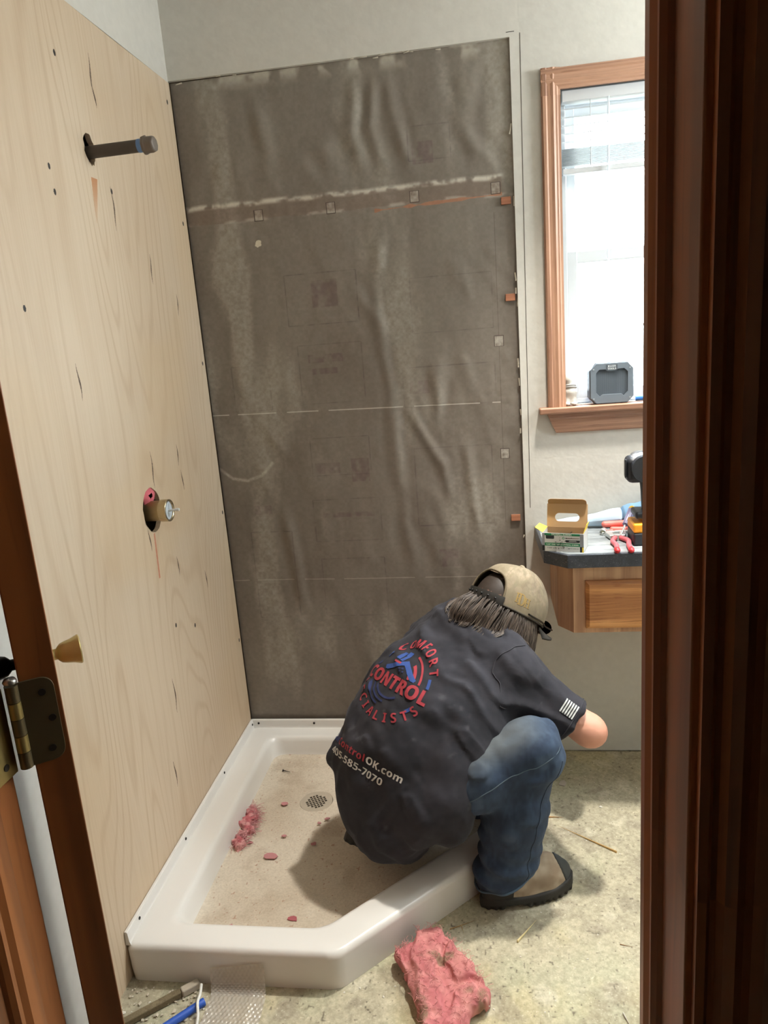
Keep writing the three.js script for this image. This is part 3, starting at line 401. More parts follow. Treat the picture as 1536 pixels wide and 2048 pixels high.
// ------------------------------------------------------------------ make-up counter with knee drawer
const CT = 0.787;
{
  const speck = tex(512, 512, (u, v) => { const n = n2(u * 190, v * 190, 151), m = n2(u * 260, v * 260, 153); let c = mix3([44, 48, 56], [66, 70, 78], fbm(u * 40, v * 40, 2, 155)); if (n > 0.86) c = mix3(c, [176, 168, 150], (n - 0.86) * 6); if (m > 0.92) c = [120, 122, 126]; if (m < 0.06) c = [20, 22, 26]; return c; });
  const lam = phys({ map: speck, roughness: 0.32, specularIntensity: 0.8 });
  const dustT = tex(512, 512, (u, v) => { const st = fbm(u * 26, v * 3, 4, 157), n = fbm(u * 30, v * 30, 3, 159); return mix3([112, 118, 122], [158, 164, 166], ss(0.2, 0.75, st * 0.8 + n * 0.2)); });
  const c = thing('countertop', 'black speckled laminate countertop with clipped corner below the window', 'countertop');
  const P = [[1.006, 0.0005], [1.012, 0.262], [1.070, 0.318], [RX - 0.002, 0.318], [RX - 0.002, 0.0005]];
  mesh('slab', uvBox(extrude(shape(P.map(([x, z]) => [x, -z])), 0.034, 0.002).rotateX(-Math.PI / 2).translate(0, CT - 0.036, 0), 'x', 0.35, 0.35), lam, c);
  mesh('dust_film', uvBox(extrude(shape(P.map(([x, z], i) => [x + (i === 0 || i === 1 ? 0.006 : i === 2 ? 0.003 : -0.004), -(z - (i > 0 && i < 4 ? 0.006 : -0.004))])), 0.0006).rotateX(-Math.PI / 2).translate(0, CT - 0.0001, 0), 'x', 0.4, 0.4), mat(0xffffff, 0.6, { map: dustT }), c).userData.label = 'streaky white dust on the top';
  const k = thing('drawer_cabinet', 'oak wall-hung drawer cabinet under the black countertop', 'cabinet'), y0 = 0.55, y1 = CT - 0.0395;
  const F = [[1.048, 0.0005], [1.048, 0.235], [1.086, 0.290], [RX - 0.002, 0.290], [RX - 0.002, 0.0005]];
  mesh('body', uvBox(extrude(shape(F.map(([x, z]) => [x, -z])), y1 - y0).rotateX(-Math.PI / 2).translate(0, y0, 0), 'y', 0.5, 1), paleOak, k);
  for (const x of [1.118, 1.62]) {
    const s = new THREE.Shape(), X0 = x, X1 = x + 0.46, Y0 = 0.567, Y1 = 0.705; s.moveTo(X0, Y0); s.lineTo(X1, Y0); s.lineTo(X1, Y1); s.lineTo(X0, Y1); s.closePath();
    mesh('drawer_front', uvBox(new THREE.ExtrudeGeometry(s, { depth: 0.010, bevelEnabled: true, bevelSize: 0.009, bevelThickness: 0.008, bevelOffset: -0.009, bevelSegments: 1 }).translate(0, 0, 0.2905), 'x', 0.35, 0.8, x), goldOak, k);
  }
}
// ------------------------------------------------------------------ open box of drywall screws
{
  const W = 0.112, H = 0.052, D = 0.066, b = thing('screw_box', 'open white and green cardboard box of drywall screws on the counter', 'box', [1.0165, CT + 0.0003, 0.238], -0.29);
  const kraft = mat(0xb3926c, 0.85), yell = mat(0xf0d24a, 0.75), boxW = mat(0xcfcfcb, 0.7);
  const label = canvasTex(1024, 476, (x, w, h) => {
    x.fillStyle = '#c9cac6'; x.fillRect(0, 0, w, h); x.fillStyle = '#8d9097'; x.fillRect(0, 0, 62, h); x.fillRect(w - 92, 0, 92, h); x.fillStyle = '#1c1d20'; x.fillRect(0, h * 0.68, 62, h * 0.3); x.fillRect(w - 92, h * 0.7, 92, h * 0.3);
    x.fillStyle = '#1f7a4f'; x.fillRect(62, 0, w - 154, 62); x.fillRect(62, 250, w - 154, 82);
    x.fillStyle = '#e9ebe4'; x.font = 'bold 58px sans-serif'; x.textAlign = 'center'; x.textBaseline = 'middle'; x.fillText('DRYWALL SCREWS', w / 2 - 30, 32);
    x.font = 'bold 44px sans-serif'; x.fillText('1-5/8" FINE THREAD DRYWALL SCREWS', w / 2 - 15, 292, w - 190);
    x.fillStyle = '#22262b'; x.beginPath(); x.moveTo(92, 62); x.lineTo(300, 62); x.lineTo(300, 120); x.quadraticCurveTo(300, 150, 270, 150); x.lineTo(122, 150); x.quadraticCurveTo(92, 150, 92, 120); x.closePath(); x.fill();
    x.fillStyle = '#d5d6d2'; x.font = 'bold 34px sans-serif'; x.fillText('●●●●', 196, 112);
    x.fillStyle = '#1f7a4f'; x.beginPath(); x.arc(528, 122, 30, 0, 7); x.fill(); x.fillStyle = '#e9ebe4'; x.fillRect(523, 104, 10, 36); x.fillRect(510, 117, 36, 10);
    x.fillStyle = '#20242a'; x.beginPath(); x.moveTo(580, 104); x.lineTo(604, 112); x.lineTo(900, 116); x.lineTo(928, 123); x.lineTo(900, 130); x.lineTo(604, 134); x.lineTo(580, 142); x.closePath(); x.fill(); x.strokeStyle = '#c96a4a'; x.lineWidth = 4; x.beginPath(); x.moveTo(620, 123); x.lineTo(890, 123); x.stroke();
    x.fillStyle = '#22262b'; x.beginPath(); x.moveTo(582, 168); x.lineTo(930, 168); x.lineTo(930, 205); x.quadraticCurveTo(930, 232, 895, 232); x.lineTo(620, 232); x.quadraticCurveTo(582, 232, 582, 205); x.closePath(); x.fill();
    x.fillStyle = '#b9bbb6'; x.fillRect(670, 182, 170, 9); x.fillRect(655, 200, 200, 9);
    x.fillStyle = '#2c3034'; x.font = 'bold 46px sans-serif'; x.fillText('1-5/8" x #6', 240, 385, 250); x.fillText('1 LB', 500, 385); x.font = 'bold 28px sans-serif'; x.fillText('QUANTITY  APPROX. 205', 770, 388, 260); x.fillRect(395, 345, 4, 80); x.fillRect(615, 345, 4, 80);
    x.fillStyle = '#f0d24a'; x.fillRect(w - 40, h * 0.72, 40, h * 0.28);
  });
  const front = new THREE.BoxGeometry(W, H, 0.0012).translate(W / 2, H / 2, 0);
  mesh('front_panel', front, [boxW, boxW, boxW, boxW, new THREE.MeshStandardMaterial({ map: label, roughness: 0.6 }), kraft], b).position.set(0, 0, D / 2);
  mesh('side_panel', box2(0, 0.0012, 0, H, -D / 2, D / 2), boxW, b); mesh('side_panel', box2(W - 0.0012, W, 0, H, -D / 2, D / 2), boxW, b);
  mesh('back_panel', box2(0, W, 0, H, -D / 2, -D / 2 + 0.0012), kraft, b); mesh('bottom_panel', box2(0, W, 0, 0.0012, -D / 2, D / 2), kraft, b);
  // lid with a hand hole, standing up at the back
  const ls = new THREE.Shape(); ls.moveTo(0, 0); ls.lineTo(W, 0); ls.lineTo(W, 0.066); ls.lineTo(0, 0.066); ls.closePath();
  const h = new THREE.Path(), hx = W / 2, hy = 0.028, hw = 0.022, hr = 0.0115; h.moveTo(hx - hw, hy - hr); h.absarc(hx - hw, hy, hr, -Math.PI / 2, Math.PI / 2, true); h.lineTo(hx + hw, hy + hr); h.absarc(hx + hw, hy, hr, Math.PI / 2, -Math.PI / 2, true); h.closePath(); ls.holes.push(h);
  const lid = mesh('lid', extrude(ls, 0.0012), kraft, b); lid.position.set(0, H, -D / 2); lid.rotation.x = -0.16;
  const fs = new THREE.Shape(); fs.moveTo(0.003, 0); fs.lineTo(W - 0.003, 0); fs.lineTo(W - 0.003, 0.008); fs.quadraticCurveTo(W - 0.003, 0.020, W - 0.016, 0.020); fs.lineTo(0.016, 0.020); fs.quadraticCurveTo(0.003, 0.020, 0.003, 0.008); fs.closePath();
  const tuck = mesh('tuck_flap', extrude(fs, 0.0012), mat(0x9c7d5a, 0.85), lid); tuck.position.set(0, 0.066, 0); tuck.rotation.x = 0.75;
  for (const [sx, x0, a] of [[-1, 0.001, 0.95], [1, W - 0.001, 0.42]]) { const g = extrude(shape([[0, -D / 2 + 0.003], [0, D / 2 - 0.001], [0.024, D / 2 - 0.008], [0.026, -D / 2 + 0.008]].map(([x, y]) => [sx * x, y])), 0.001).rotateX(-Math.PI / 2); const f = mesh('dust_flap', g, yell, b); f.position.set(x0, H, 0); f.rotation.z = sx > 0 ? 1.25 : -0.5; }
  const sm = mat(0x26262a, 0.4, { metalness: 0.6 }), one = merge([cyl(V(0, 0, 0), V(0.040, 0, 0), 0.0018, 0.0008, 6), cyl(V(-0.002, 0, 0), V(0, 0, 0), 0.004, 0.0025, 8)]), many = [];
  for (let i = 0; i < 120; i++) many.push(one.clone().rotateZ(rr(-0.4, 0.4)).rotateY(rr(0, 6.3)).translate(rr(0.042, W - 0.042), rr(0.016, 0.03), rr(-0.004, 0.004)));
  mesh('screws', many, sm, b).userData.kind = 'stuff';
}
// ------------------------------------------------------------------ hand tools on the counter
{
  const red = mat(0xd2616a, 0.45), redTip = mat(0xc93038, 0.4), nickel = mat(0xc9ccca, 0.35, { metalness: 0.75 }), grip2 = mat(0xe87a70, 0.45);
  const pl = thing('lineman_pliers', 'red-handled pliers lying open with grips over the counter edge', 'pliers', [1.222, CT + 0.009, 0.19], 0);
  mesh('jaw', rbox(0.018, 0.012, 0.042, -0.013, 0, -0.022, 0.003).rotateY(0.18), nickel, pl); mesh('jaw', rbox(0.018, 0.012, 0.042, 0.013, 0, -0.024, 0.003).rotateY(-0.22), nickel, pl);
  mesh('pivot', new THREE.CylinderGeometry(0.011, 0.011, 0.015, 20).translate(0, 0, 0.0), nickel, pl);
  for (const [s, pts] of [[-1, [[-0.006, 0, 0.004], [-0.020, 0, 0.04], [-0.017, 0, 0.08], [-0.022, -0.001, 0.12]]], [1, [[0.006, 0, 0.004], [0.022, 0, 0.04], [0.016, 0, 0.08], [0.014, -0.001, 0.122]]]]) {
    const hd = mesh('handle', tube(pts, 0.0068, 20, 10), red, pl); const e = pts[3]; mesh('grip_tip', new THREE.SphereGeometry(0.0085, 14, 10).scale(1, 1, 1.7).translate(e[0], e[1], e[2] + 0.002), redTip, hd);
  }
  const p2 = thing('long_nose_pliers', 'pliers with coral red grips lying along the back of the counter', 'pliers', [1.19, CT + 0.012, 0.098], 0);
  mesh('handle', new THREE.CapsuleGeometry(0.0095, 0.066, 6, 14).rotateZ(Math.PI / 2).rotateY(0.05).translate(0.045, 0.010, -0.006), grip2, p2);
  mesh('handle', new THREE.CapsuleGeometry(0.008, 0.06, 6, 14).rotateZ(Math.PI / 2).rotateY(-0.2).translate(0.062, -0.003, 0.012), grip2, p2);
  mesh('jaw', [rbox(0.02, 0.01, 0.018, 0.098, 0.004, 0.004, 0.003), cyl(V(0.1, 0.004, 0.004), V(0.15, 0.003, 0.0), 0.006, 0.002, 10)], nickel, p2);
  const w = thing('adjustable_wrench', 'small silver adjustable wrench among the pliers', 'wrench', [1.205, CT + 0.006, 0.125], 0.1);
  mesh('handle', rbox(0.085, 0.008, 0.014, 0.055, 0, 0, 0.003), nickel, w); mesh('jaw', [rbox(0.026, 0.011, 0.028, 0.006, 0, 0, 0.004), rbox(0.016, 0.009, 0.007, -0.012, 0, 0.010, 0.002), rbox(0.016, 0.009, 0.007, -0.012, 0, -0.010, 0.002)], nickel, w);
  const nut = thing('socket', 'short silver socket standing on its side behind the pliers', 'socket', [1.196, CT + 0.0095, 0.118]); mesh('shell', lathe([[0.006, 0], [0.009, 0], [0.0095, 0.002], [0.0095, 0.022], [0.006, 0.022], [0.006, 0.002]], V(0, 0, 0), V(-0.3, 0, 1), 20), nickel, nut); mesh('drive_face', new THREE.CircleGeometry(0.006, 16).rotateY(-0.29).translate(-0.0052, 0, 0.0175), mat(0xcfd0a8, 0.5), nut);
  const sd = thing('screwdriver', 'screwdriver with translucent purple handle leaning among the tools', 'screwdriver', [1.255, CT + 0.004, 0.18]);
  mesh('shank', cyl(V(-0.028, 0.002, 0.018), V(-0.005, 0.03, -0.03), 0.0028), nickel, sd); mesh('handle', cyl(V(-0.005, 0.03, -0.03), V(0.022, 0.064, -0.07), 0.008, 0.0105, 14), phys({ color: 0x9a93b8, roughness: 0.3, transmission: 0.3, thickness: 0 }), sd); mesh('butt', new THREE.SphereGeometry(0.0108, 14, 10).translate(0.022, 0.064, -0.07), mat(0xe6b52c, 0.4), sd);
  // cordless drill, mostly hidden behind the jamb
  const d = thing('cordless_drill', 'yellow and black cordless drill standing on its battery beside the jamb', 'drill', [1.296, CT + 0.001, 0.215]);
  const blk = mat(0x23262c, 0.5), yl = mat(0xf2a51f, 0.45);
  mesh('battery', rbox(0.075, 0.036, 0.09, -0.006, 0.018, 0, 0.006), blk, d); mesh('battery_latch', [rbox(0.078, 0.026, 0.088, -0.005, 0.049, 0, 0.006), rbox(0.04, 0.03, 0.07, 0.005, 0.066, 0, 0.006)], yl, d);
  mesh('foot', rbox(0.07, 0.02, 0.075, -0.002, 0.083, 0, 0.008), blk, d);
  mesh('handle', tube([[0.006, 0.085, 0], [0.004, 0.12, 0], [0.002, 0.155, 0], [-0.002, 0.185, 0]], 0.0195, 16, 14), blk, d);
  mesh('motor_housing', [rbox(0.088, 0.072, 0.066, -0.012, 0.206, -0.008, 0.016), cyl(V(-0.012, 0.214, -0.04), V(-0.012, 0.214, 0.05), 0.034, 0.036, 24)], blk, d);
  mesh('gear_case', cyl(V(-0.012, 0.222, 0.0), V(-0.012, 0.222, -0.065), 0.033, 0.024, 24), mat(0x9a9da3, 0.3, { metalness: 0.7 }), d); mesh('chuck', cyl(V(-0.012, 0.222, -0.065), V(-0.012, 0.222, -0.115), 0.021, 0.012, 20), blk, d);
  mesh('top_shell', new THREE.SphereGeometry(0.036, 24, 12, 0, 6.3, 0, 1.2).scale(1.05, 0.8, 1.3).translate(-0.012, 0.224, 0), mat(0xb9bcc2, 0.25, { metalness: 0.5 }), d);
  mesh('belt_hook', rbox(0.004, 0.05, 0.014, -0.059, 0.212, 0.012, 0.002), blk, d);
  mesh('badge', [box(0.03, 0.0025, 0.001, -0.006, 0.221, 0.0512), box(0.03, 0.0025, 0.001, -0.006, 0.196, 0.0512), box(0.0025, 0.027, 0.001, -0.0205, 0.2085, 0.0512)], mat(0xe8c35a, 0.5), d);
  // pale blue fabric sleeve lying along the wall
  const c = thing('blue_sleeve', 'pale blue and denim blue padded fabric roll lying against the wall', 'fabric'), soft = (x0, x1, r0, r1, y0, y1) => { const pts = 30, rad = 22, pos = [], ind = []; for (let i = 0; i <= pts; i++) { const t = i / pts, x = lerp(x0, x1, t), r = lerp(r0, r1, t) * (0.9 + 0.14 * Math.sin(t * 9) * n2(t * 6, 3, 161)) * Math.min(1, Math.sqrt(t * 18 + 0.05), Math.sqrt((1 - t) * 30 + 0.3)), cy = lerp(y0, y1, t), cz = 0.044; for (let k = 0; k <= rad; k++) { const a = k / rad * Math.PI * 2, q = 1 + 0.06 * (n3(x * 60, Math.cos(a) * 2, Math.sin(a) * 2) - 0.5); pos.push(x, cy + r * q * Math.sin(a), cz + r * q * 0.95 * Math.cos(a)); } } for (let i = 0; i < pts; i++) for (let k = 0; k < rad; k++) { const a = i * (rad + 1) + k; ind.push(a, a + 1, a + rad + 1, a + 1, a + rad + 2, a + rad + 1); } const g = new THREE.BufferGeometry(); g.setAttribute('position', new THREE.Float32BufferAttribute(pos, 3)); g.setIndex(ind); g.computeVertexNormals(); return g; };
  mesh('pale_part', soft(1.045, 1.262, 0.012, 0.030, CT + 0.013, CT + 0.031), mat(0xb9d2e6, 0.9, { side: THREE.DoubleSide }), c); mesh('dark_part', soft(1.255, 1.36, 0.031, 0.042, CT + 0.032, CT + 0.054), mat(0x6d90b0, 0.9, { side: THREE.DoubleSide }), c);
}
// ------------------------------------------------------------------ window sill: speaker, figurine, knife
{
  const r = thing('jobsite_speaker', 'square dark jobsite speaker with chamfered corners standing on the window sill', 'speaker', [1.237, WY0 + 0.0005, -0.014], 0.02);
  const sh = (w, h, c) => shape([[-w + c, 0], [w - c, 0], [w, c], [w, h - c], [w - c, h], [-w + c, h], [-w, h - c], [-w, c]]);
  const body = mat(0x565f6a, 0.55), frame = mat(0x69737d, 0.5), pale = mat(0x9aa2a8, 0.5);  // dark grey plastic, lightened towards grey-blue: veiling glare of the window in its colour
  const bs = shape([[-0.045, 0], [-0.028, 0], [-0.022, 0.006], [0.022, 0.006], [0.028, 0], [0.045, 0], [0.0615, 0.018], [0.0615, 0.095], [0.045, 0.116], [-0.045, 0.116], [-0.0615, 0.095], [-0.0615, 0.018]]);
  mesh('shell', extrude(bs, 0.04, 0.002).translate(0, 0.002, -0.02), body, r);
  const fr = sh(0.060, 0.114, 0.016); const hole = new THREE.Path(); [[-0.046, 0.03], [-0.046, 0.088], [-0.036, 0.098], [-0.018, 0.098], [-0.012, 0.092], [0.012, 0.092], [0.018, 0.098], [0.036, 0.098], [0.046, 0.088], [0.046, 0.03], [0.034, 0.018], [0.026, 0.024], [-0.026, 0.024], [-0.034, 0.018]].forEach(([x, y], i) => i ? hole.lineTo(x, y) : hole.moveTo(x, y)); hole.closePath(); fr.holes.push(hole);
  mesh('front_frame', extrude(fr, 0.006, 0.001).translate(0, 0.003, 0.021), frame, r);
  const gr = mesh('grille', box2(-0.047, 0.047, 0.02, 0.1, 0.020, 0.022), body, r);
  for (let i = 0; i < 30; i++) mesh('grille_bar', box(0.0014, 0.07, 0.0015, -0.043 + i * 0.00297, 0.06, 0.0228), frame, gr);
  for (const [x, y] of [[-0.052, 0.014], [0.052, 0.014], [-0.052, 0.1], [0.052, 0.1]]) mesh('corner_screw', new THREE.CylinderGeometry(0.0024, 0.0024, 0.001, 12).rotateX(Math.PI / 2).translate(x, y + 0.002, 0.0285), pale, r);
  const lt = canvasTex(256, 128, (x) => { x.fillStyle = '#474e55'; x.fillRect(0, 0, 256, 128); x.fillStyle = '#dfe4e6'; x.font = 'bold 58px serif'; x.textAlign = 'center'; x.textBaseline = 'middle'; x.fillText('KLEIN', 128, 36); x.fillText('TOOLS', 128, 94); });
  mesh('name_plate', new THREE.BoxGeometry(0.032, 0.0165, 0.001).translate(0, 0.1055, 0.0287), [frame, frame, frame, frame, new THREE.MeshStandardMaterial({ map: lt, roughness: 0.5 }), frame], r);
  const por = mat(0xd9d8d2, 0.35), f = thing('figurine', 'small white ceramic animal figurine on the sill beside the casing', 'figurine', [1.121, WY0 + 0.0005, -0.014]);
  mesh('torso', nets([-0.03, 0, -0.03], [0.03, 0.095, 0.03], 0.003, join([cap([0.010, 0.008, 0.004], [0.007, 0.036, 0], 0.0085, 0.011), cap([-0.010, 0.008, 0.004], [-0.008, 0.036, 0], 0.0085, 0.011), cap([0, 0.044, 0], [0, 0.056, 0], 0.018, 0.016), cap([0.0, 0.072, 0], [-0.003, 0.078, 0.004], 0.014), cap([0.010, 0.088, 0], [0.012, 0.091, 0], 0.004), cap([-0.010, 0.088, 0], [-0.012, 0.091, 0], 0.004)], 0.012)), por, f);
  mesh('scarf', [new THREE.TorusGeometry(0.0165, 0.0036, 8, 28).rotateX(Math.PI / 2 - 0.25).translate(0, 0.052, 0), new THREE.TorusGeometry(0.0165, 0.003, 8, 28).rotateX(Math.PI / 2 - 0.2).translate(0, 0.058, 0)], mat(0xa7a6a4, 0.6), f);
  for (const x of [-0.010, 0.010]) mesh('foot', new THREE.SphereGeometry(0.009, 16, 10).scale(1, 0.6, 1.3).translate(x, 0.0055, 0.010), por, f);
  const kf = thing('blue_marker', 'blue plastic marker lying on the sill beside the speaker', 'marker', [1.313, WY0 + 0.0075, -0.03]);
  mesh('barrel', cyl(V(0, 0, 0), V(0.09, 0, 0.004), 0.0072, 0.0066, 16), mat(0x2f74c4, 0.4), kf); mesh('cap_end', cyl(V(0.09, 0, 0.004), V(0.125, 0, 0.0055), 0.0075, 0.007, 16), mat(0x1d4f94, 0.4), kf);
}
// ------------------------------------------------------------------ things on the floor and in the pan
{
  // pink batt
  const foot = [[.60, .885], [.655, .825], [.70, .81], [.745, .845], [.785, .91], [.832, .985], [.825, 1.01], [.79, 1.03], [.775, 1.09], [.74, 1.2], [.66, 1.2], [.672, 1.07], [.65, .98]];
  const inPoly = (x, z) => { let d = 9, s = 1; for (let i = 0, j = foot.length - 1; i < foot.length; j = i++) { const a = foot[j], b = foot[i], dx = b[0] - a[0], dz = b[1] - a[1], t = cl(((x - a[0]) * dx + (z - a[1]) * dz) / (dx * dx + dz * dz)); d = Math.min(d, Math.hypot(x - a[0] - dx * t, z - a[1] - dz * t)); if ((a[1] > z) !== (b[1] > z) && x < (b[0] - a[0]) * (z - a[1]) / (b[1] - a[1]) + a[0]) s = -s; } return s * d; };
  const slab = (x, y, z) => { const wob = 0.030 * (fbm3(x * 34, y * 30, z * 34, 3) - 0.5), e = inPoly(x, z) + wob, top = 0.046 + 0.016 * fbm3(x * 16, 3, z * 16, 3) - 0.012 * ss(0.95, 1.1, z), crease = 0.013 * ss(0.5, 0.75, 1 - Math.abs(fbm3(x * 20 + 5, 1, z * 12, 2) - 0.5) * 5); const vy = Math.abs(y - top / 2) - top / 2 + crease + 0.011 * (fbm3(x * 95, y * 95, z * 95, 3) - 0.5); return smax(e + 0.006, vy, 0.022); };
  const g = nets([.57, -0.008, .78], [.86, 0.09, 1.24], 0.0042, slab);
  colors(g, (x, y, z) => { const n = fbm3(x * 45, y * 45, z * 45, 3), m = fbm3(x * 9 + 3, y * 9, z * 9, 3), d = fbm3(x * 22, 9, z * 22, 3); let c = mix3([206, 138, 134], [184, 108, 110], ss(0.3, 0.7, n)); c = mix3(c, [214, 164, 148], 0.6 * ss(0.5, 0.7, m)); c = mix3(c, [126, 108, 84], 0.75 * ss(0.6, 0.68, d) * ss(0.86, 0.9, z + (x - 0.7) * 0.4)); return c; });
  const p = thing('insulation_batt', 'torn slab of pink fibreglass insulation lying on the concrete floor', 'insulation'); mesh('wool', g, mat(0xffffff, 1, { vertexColors: true }), p);
  const fib = []; for (let i = 0; i < 900; i++) { const a = V(rr(.60, .83), 0.03, rr(.81, 1.1)); if (inPoly(a.x, a.z) > 0.004) continue; a.y = 0.06; settle((x, y, z) => slab(x, y, z), a, 0); if (a.y < 0.005) continue; const n = V(rr(-1, 1), rr(0.1, 1), rr(-1, 1)).normalize(), b = a.clone().addScaledVector(n, rr(0.004, 0.014)), c = b.clone().add(V(rr(-.01, .01), rr(-.006, .004), rr(-.01, .01))); fib.push(tube([a, b, c], 0.0004, 3, 3)); }
  mesh('loose_fibers', fib, mat(0xd79390, 1), p).userData.kind = 'stuff';
  // tuft in the pan
  const tf = thing('insulation_tuft', 'frayed tuft of pink insulation against the left side of the shower pan', 'insulation');
  const tfP = [[.118, .40], [.132, .43], [.122, .46], [.135, .485], [.120, .515], [.128, .545]], tfF = (x, y, z) => { let d = 9; for (let i = 1; i < tfP.length; i++) { const [ax, az] = tfP[i - 1], [bx, bz] = tfP[i], dx = bx - ax, dz = bz - az, t = cl(((x - ax) * dx + (z - az) * dz) / (dx * dx + dz * dz)); d = Math.min(d, Math.hypot(x - ax - dx * t, z - az - dz * t) - .015); } return smax(d + .030 * (fbm3(x * 70, 2, z * 70, 3) - .5), Math.abs(y - .040) - .005 - .010 * fbm3(x * 60, 5, z * 60, 2), .006) + .008 * (fbm3(x * 130, y * 130, z * 130, 2) - .5); };
  mesh('wool', colors(nets([.085, .030, .36], [.18, .07, .58], 0.0028, tfF), (x, y, z) => mix3([206, 150, 148], [172, 92, 98], ss(0.35, 0.65, fbm3(x * 70, y * 70, z * 70, 2)))), mat(0xffffff, 1, { vertexColors: true }), tf);
  const tfib = []; for (let i = 0; i < 420; i++) { const k = Math.floor(rr(0, 6)), a = V(tfP[k][0] + rr(-.014, .014), rr(.037, .05), tfP[k][1] + rr(-.014, .014)), n = V(rr(-0.4, 1), rr(-.1, .35), rr(-1, .9)).normalize(); const b = a.clone().addScaledVector(n, 0.013), c = b.clone().addScaledVector(n, rr(0.004, 0.02)).add(V(rr(-.005, .005), -.006, rr(-.005, .005))); c.y = Math.max(0.037, c.y); b.y = Math.max(0.038, b.y); if (Math.min(b.x, c.x) < 0.108) continue; tfib.push(tube([a, b, c], 0.0006, 4, 3)); } mesh('loose_fibers', tfib, mat(0xc99092, 1), tf).userData.kind = 'stuff';
  // scraps of pink facing on the pan floor
  const scraps = [[.227, .584, .017, 'largest pink paper scrap in the middle of the shower pan'], [.347, .801, .012, 'deep pink scrap near the front rim of the shower pan'], [.205, .352, .010, 'pink scrap on the pan floor left of the drain'], [.339, .53, .008, 'small pink scrap on the pan floor in front of the drain'], [.245, .50, .006, 'tiny pink scrap between drain and largest scrap'], [.155, .53, .007, 'pink crumb beside the insulation tuft'], [.355, .42, .007, 'thin pink sliver right beside the drain'], [.20, .83, .005, 'tiny pink crumb at the front edge of the pan floor'], [.335, .44, .005, 'second pink sliver below the drain']];
  for (const [x, z, r, lab] of scraps) { const n = 9, pts = []; for (let i = 0; i < n; i++) { const a = i / n * 6.283, q = r * rr(0.55, 1.15); pts.push([q * Math.cos(a) * 1.2, q * Math.sin(a) * 0.85]); } tag(mesh('pink_scrap', extrude(shape(pts), 0.0012, 0.0004).rotateX(-Math.PI / 2).translate(x, 0.0338, z), mat(r === .012 ? 0xa65a60 : 0xb98082, 0.9)), lab, 'scrap', 'pink scraps in the pan'); }
  { const s = thing('drywall_screw', 'black drywall screw lying at the back of the pan floor', 'screw', [.158, .0365, .180], -0.35); const bm = mat(0x1c1b1d, 0.4, { metalness: 0.5 }); mesh('shaft', cyl(V(0, 0, 0), V(0.026, 0, 0), 0.0017, 0.0006, 8), bm, s); mesh('head', cyl(V(-0.003, 0, 0), V(0.001, 0, 0), 0.0036, 0.0018, 12), bm, s); }
  // near-left corner: metal strip, blue tube, cord, bubble wrap
  const st = thing('trim_strip', 'dusty tan strip of trim lying on the floor before the pan', 'strip'), stM = mat(0x9a8d76, 0.8, { map: floorTex });
  { const a = V(0.0, 0.009, 1.115), b = V(0.138, 0.009, 0.997), d = b.clone().sub(a), g2 = rbox(d.length(), 0.016, 0.016, d.length() / 2, 0, 0, 0.003).rotateY(-Math.atan2(d.z, d.x)).translate(a.x, a.y, a.z); mesh('long_piece', uvBox(g2, 'x', 0.7, 0.7), stM, st); mesh('broken_end', uvBox(rbox(0.042, 0.018, 0.018, 0, 0, 0, 0.004).rotateY(0.72).translate(0.1555, 0.010, 0.9845), 'x', 0.7, 0.7), mat(0xb0a695, 0.85), st); }
  const bt = thing('blue_tube', 'short bright blue plastic tube lying on the concrete floor', 'tube'); mesh('pipe_wall', cyl(V(0.120, 0.009, 1.10), V(0.2, 0.009, 1.016), 0.0085, 0.0085, 20), mat(0x2a56b4, 0.4), bt); mesh('open_end', cyl(V(0.1995, 0.009, 1.0165), V(0.2003, 0.009, 1.0157), 0.006, 0.006, 16), mat(0x16264e, 0.7), bt);
  tag(mesh('white_cord', tube([[.183, .021, .985], [.190, .022, 1.01], [.192, .0225, 1.03], [.201, .012, 1.055], [.207, .004, 1.09], [.215, .004, 1.13]], 0.0032, 30, 8), mat(0xdeded8, 0.5)), 'white cord lying over the blue tube', 'cord');
  { const nx = 54, ny = 66, g2 = new THREE.PlaneGeometry(1, 1, nx, ny), q = g2.attributes.position; for (let i = 0; i < q.count; i++) { const u = q.getX(i) + 0.5, v = q.getY(i) + 0.5, x = lerp(0.206, 0.332, u) + 0.004 * Math.sin(v * 5), k = v * 0.235, up = ss(0.12, 0.2, k); let z = lerp(1.13, 0.968 + 0.006, cl(k / 0.165)), y = 0.003; if (k > 0.13) { const t = (k - 0.13) / 0.105; y = 0.003 + 0.062 * t * t * (0.75 + 0.25 * u); z = lerp(1.005, 0.969, Math.sqrt(cl(t))); } const hx = u * 13 + (Math.floor(v * 26) % 2) * 0.5, hb = Math.hypot((hx % 1) - 0.5, ((v * 26) % 1) - 0.5); const bub = 0.0028 * ss(0.5, 0.15, hb) * (v < 0.8 ? 1 : 0.3); q.setXYZ(i, x, y + bub * (1 - up * 0.5) + 0.004 * fbm(u * 4, v * 4, 2, 171), z + bub * up); } g2.computeVertexNormals(); tag(mesh('bubble_wrap', g2, phys({ color: 0xe8e2d8, roughness: 0.2, transmission: 0.62, thickness: 0, side: THREE.DoubleSide })), 'piece of clear bubble wrap leaning on the front of the shower pan', 'bubble wrap'); }
  // splinters and crumbs
  const sp = (name, a, b, w, lab, col) => { const d = V(b[0] - a[0], 0, b[1] - a[1]), L = d.length(); tag(mesh(name, new THREE.ConeGeometry(w, L, 5).scale(1, 1, 0.45).rotateZ(-Math.PI / 2).translate(L / 2, 0.0014 + w * 0.3, 0).rotateY(-Math.atan2(d.z, d.x)).translate(a[0], 0, a[1]), mat(col, 0.8)), lab, 'splinter', 'wood splinters on the floor'); };
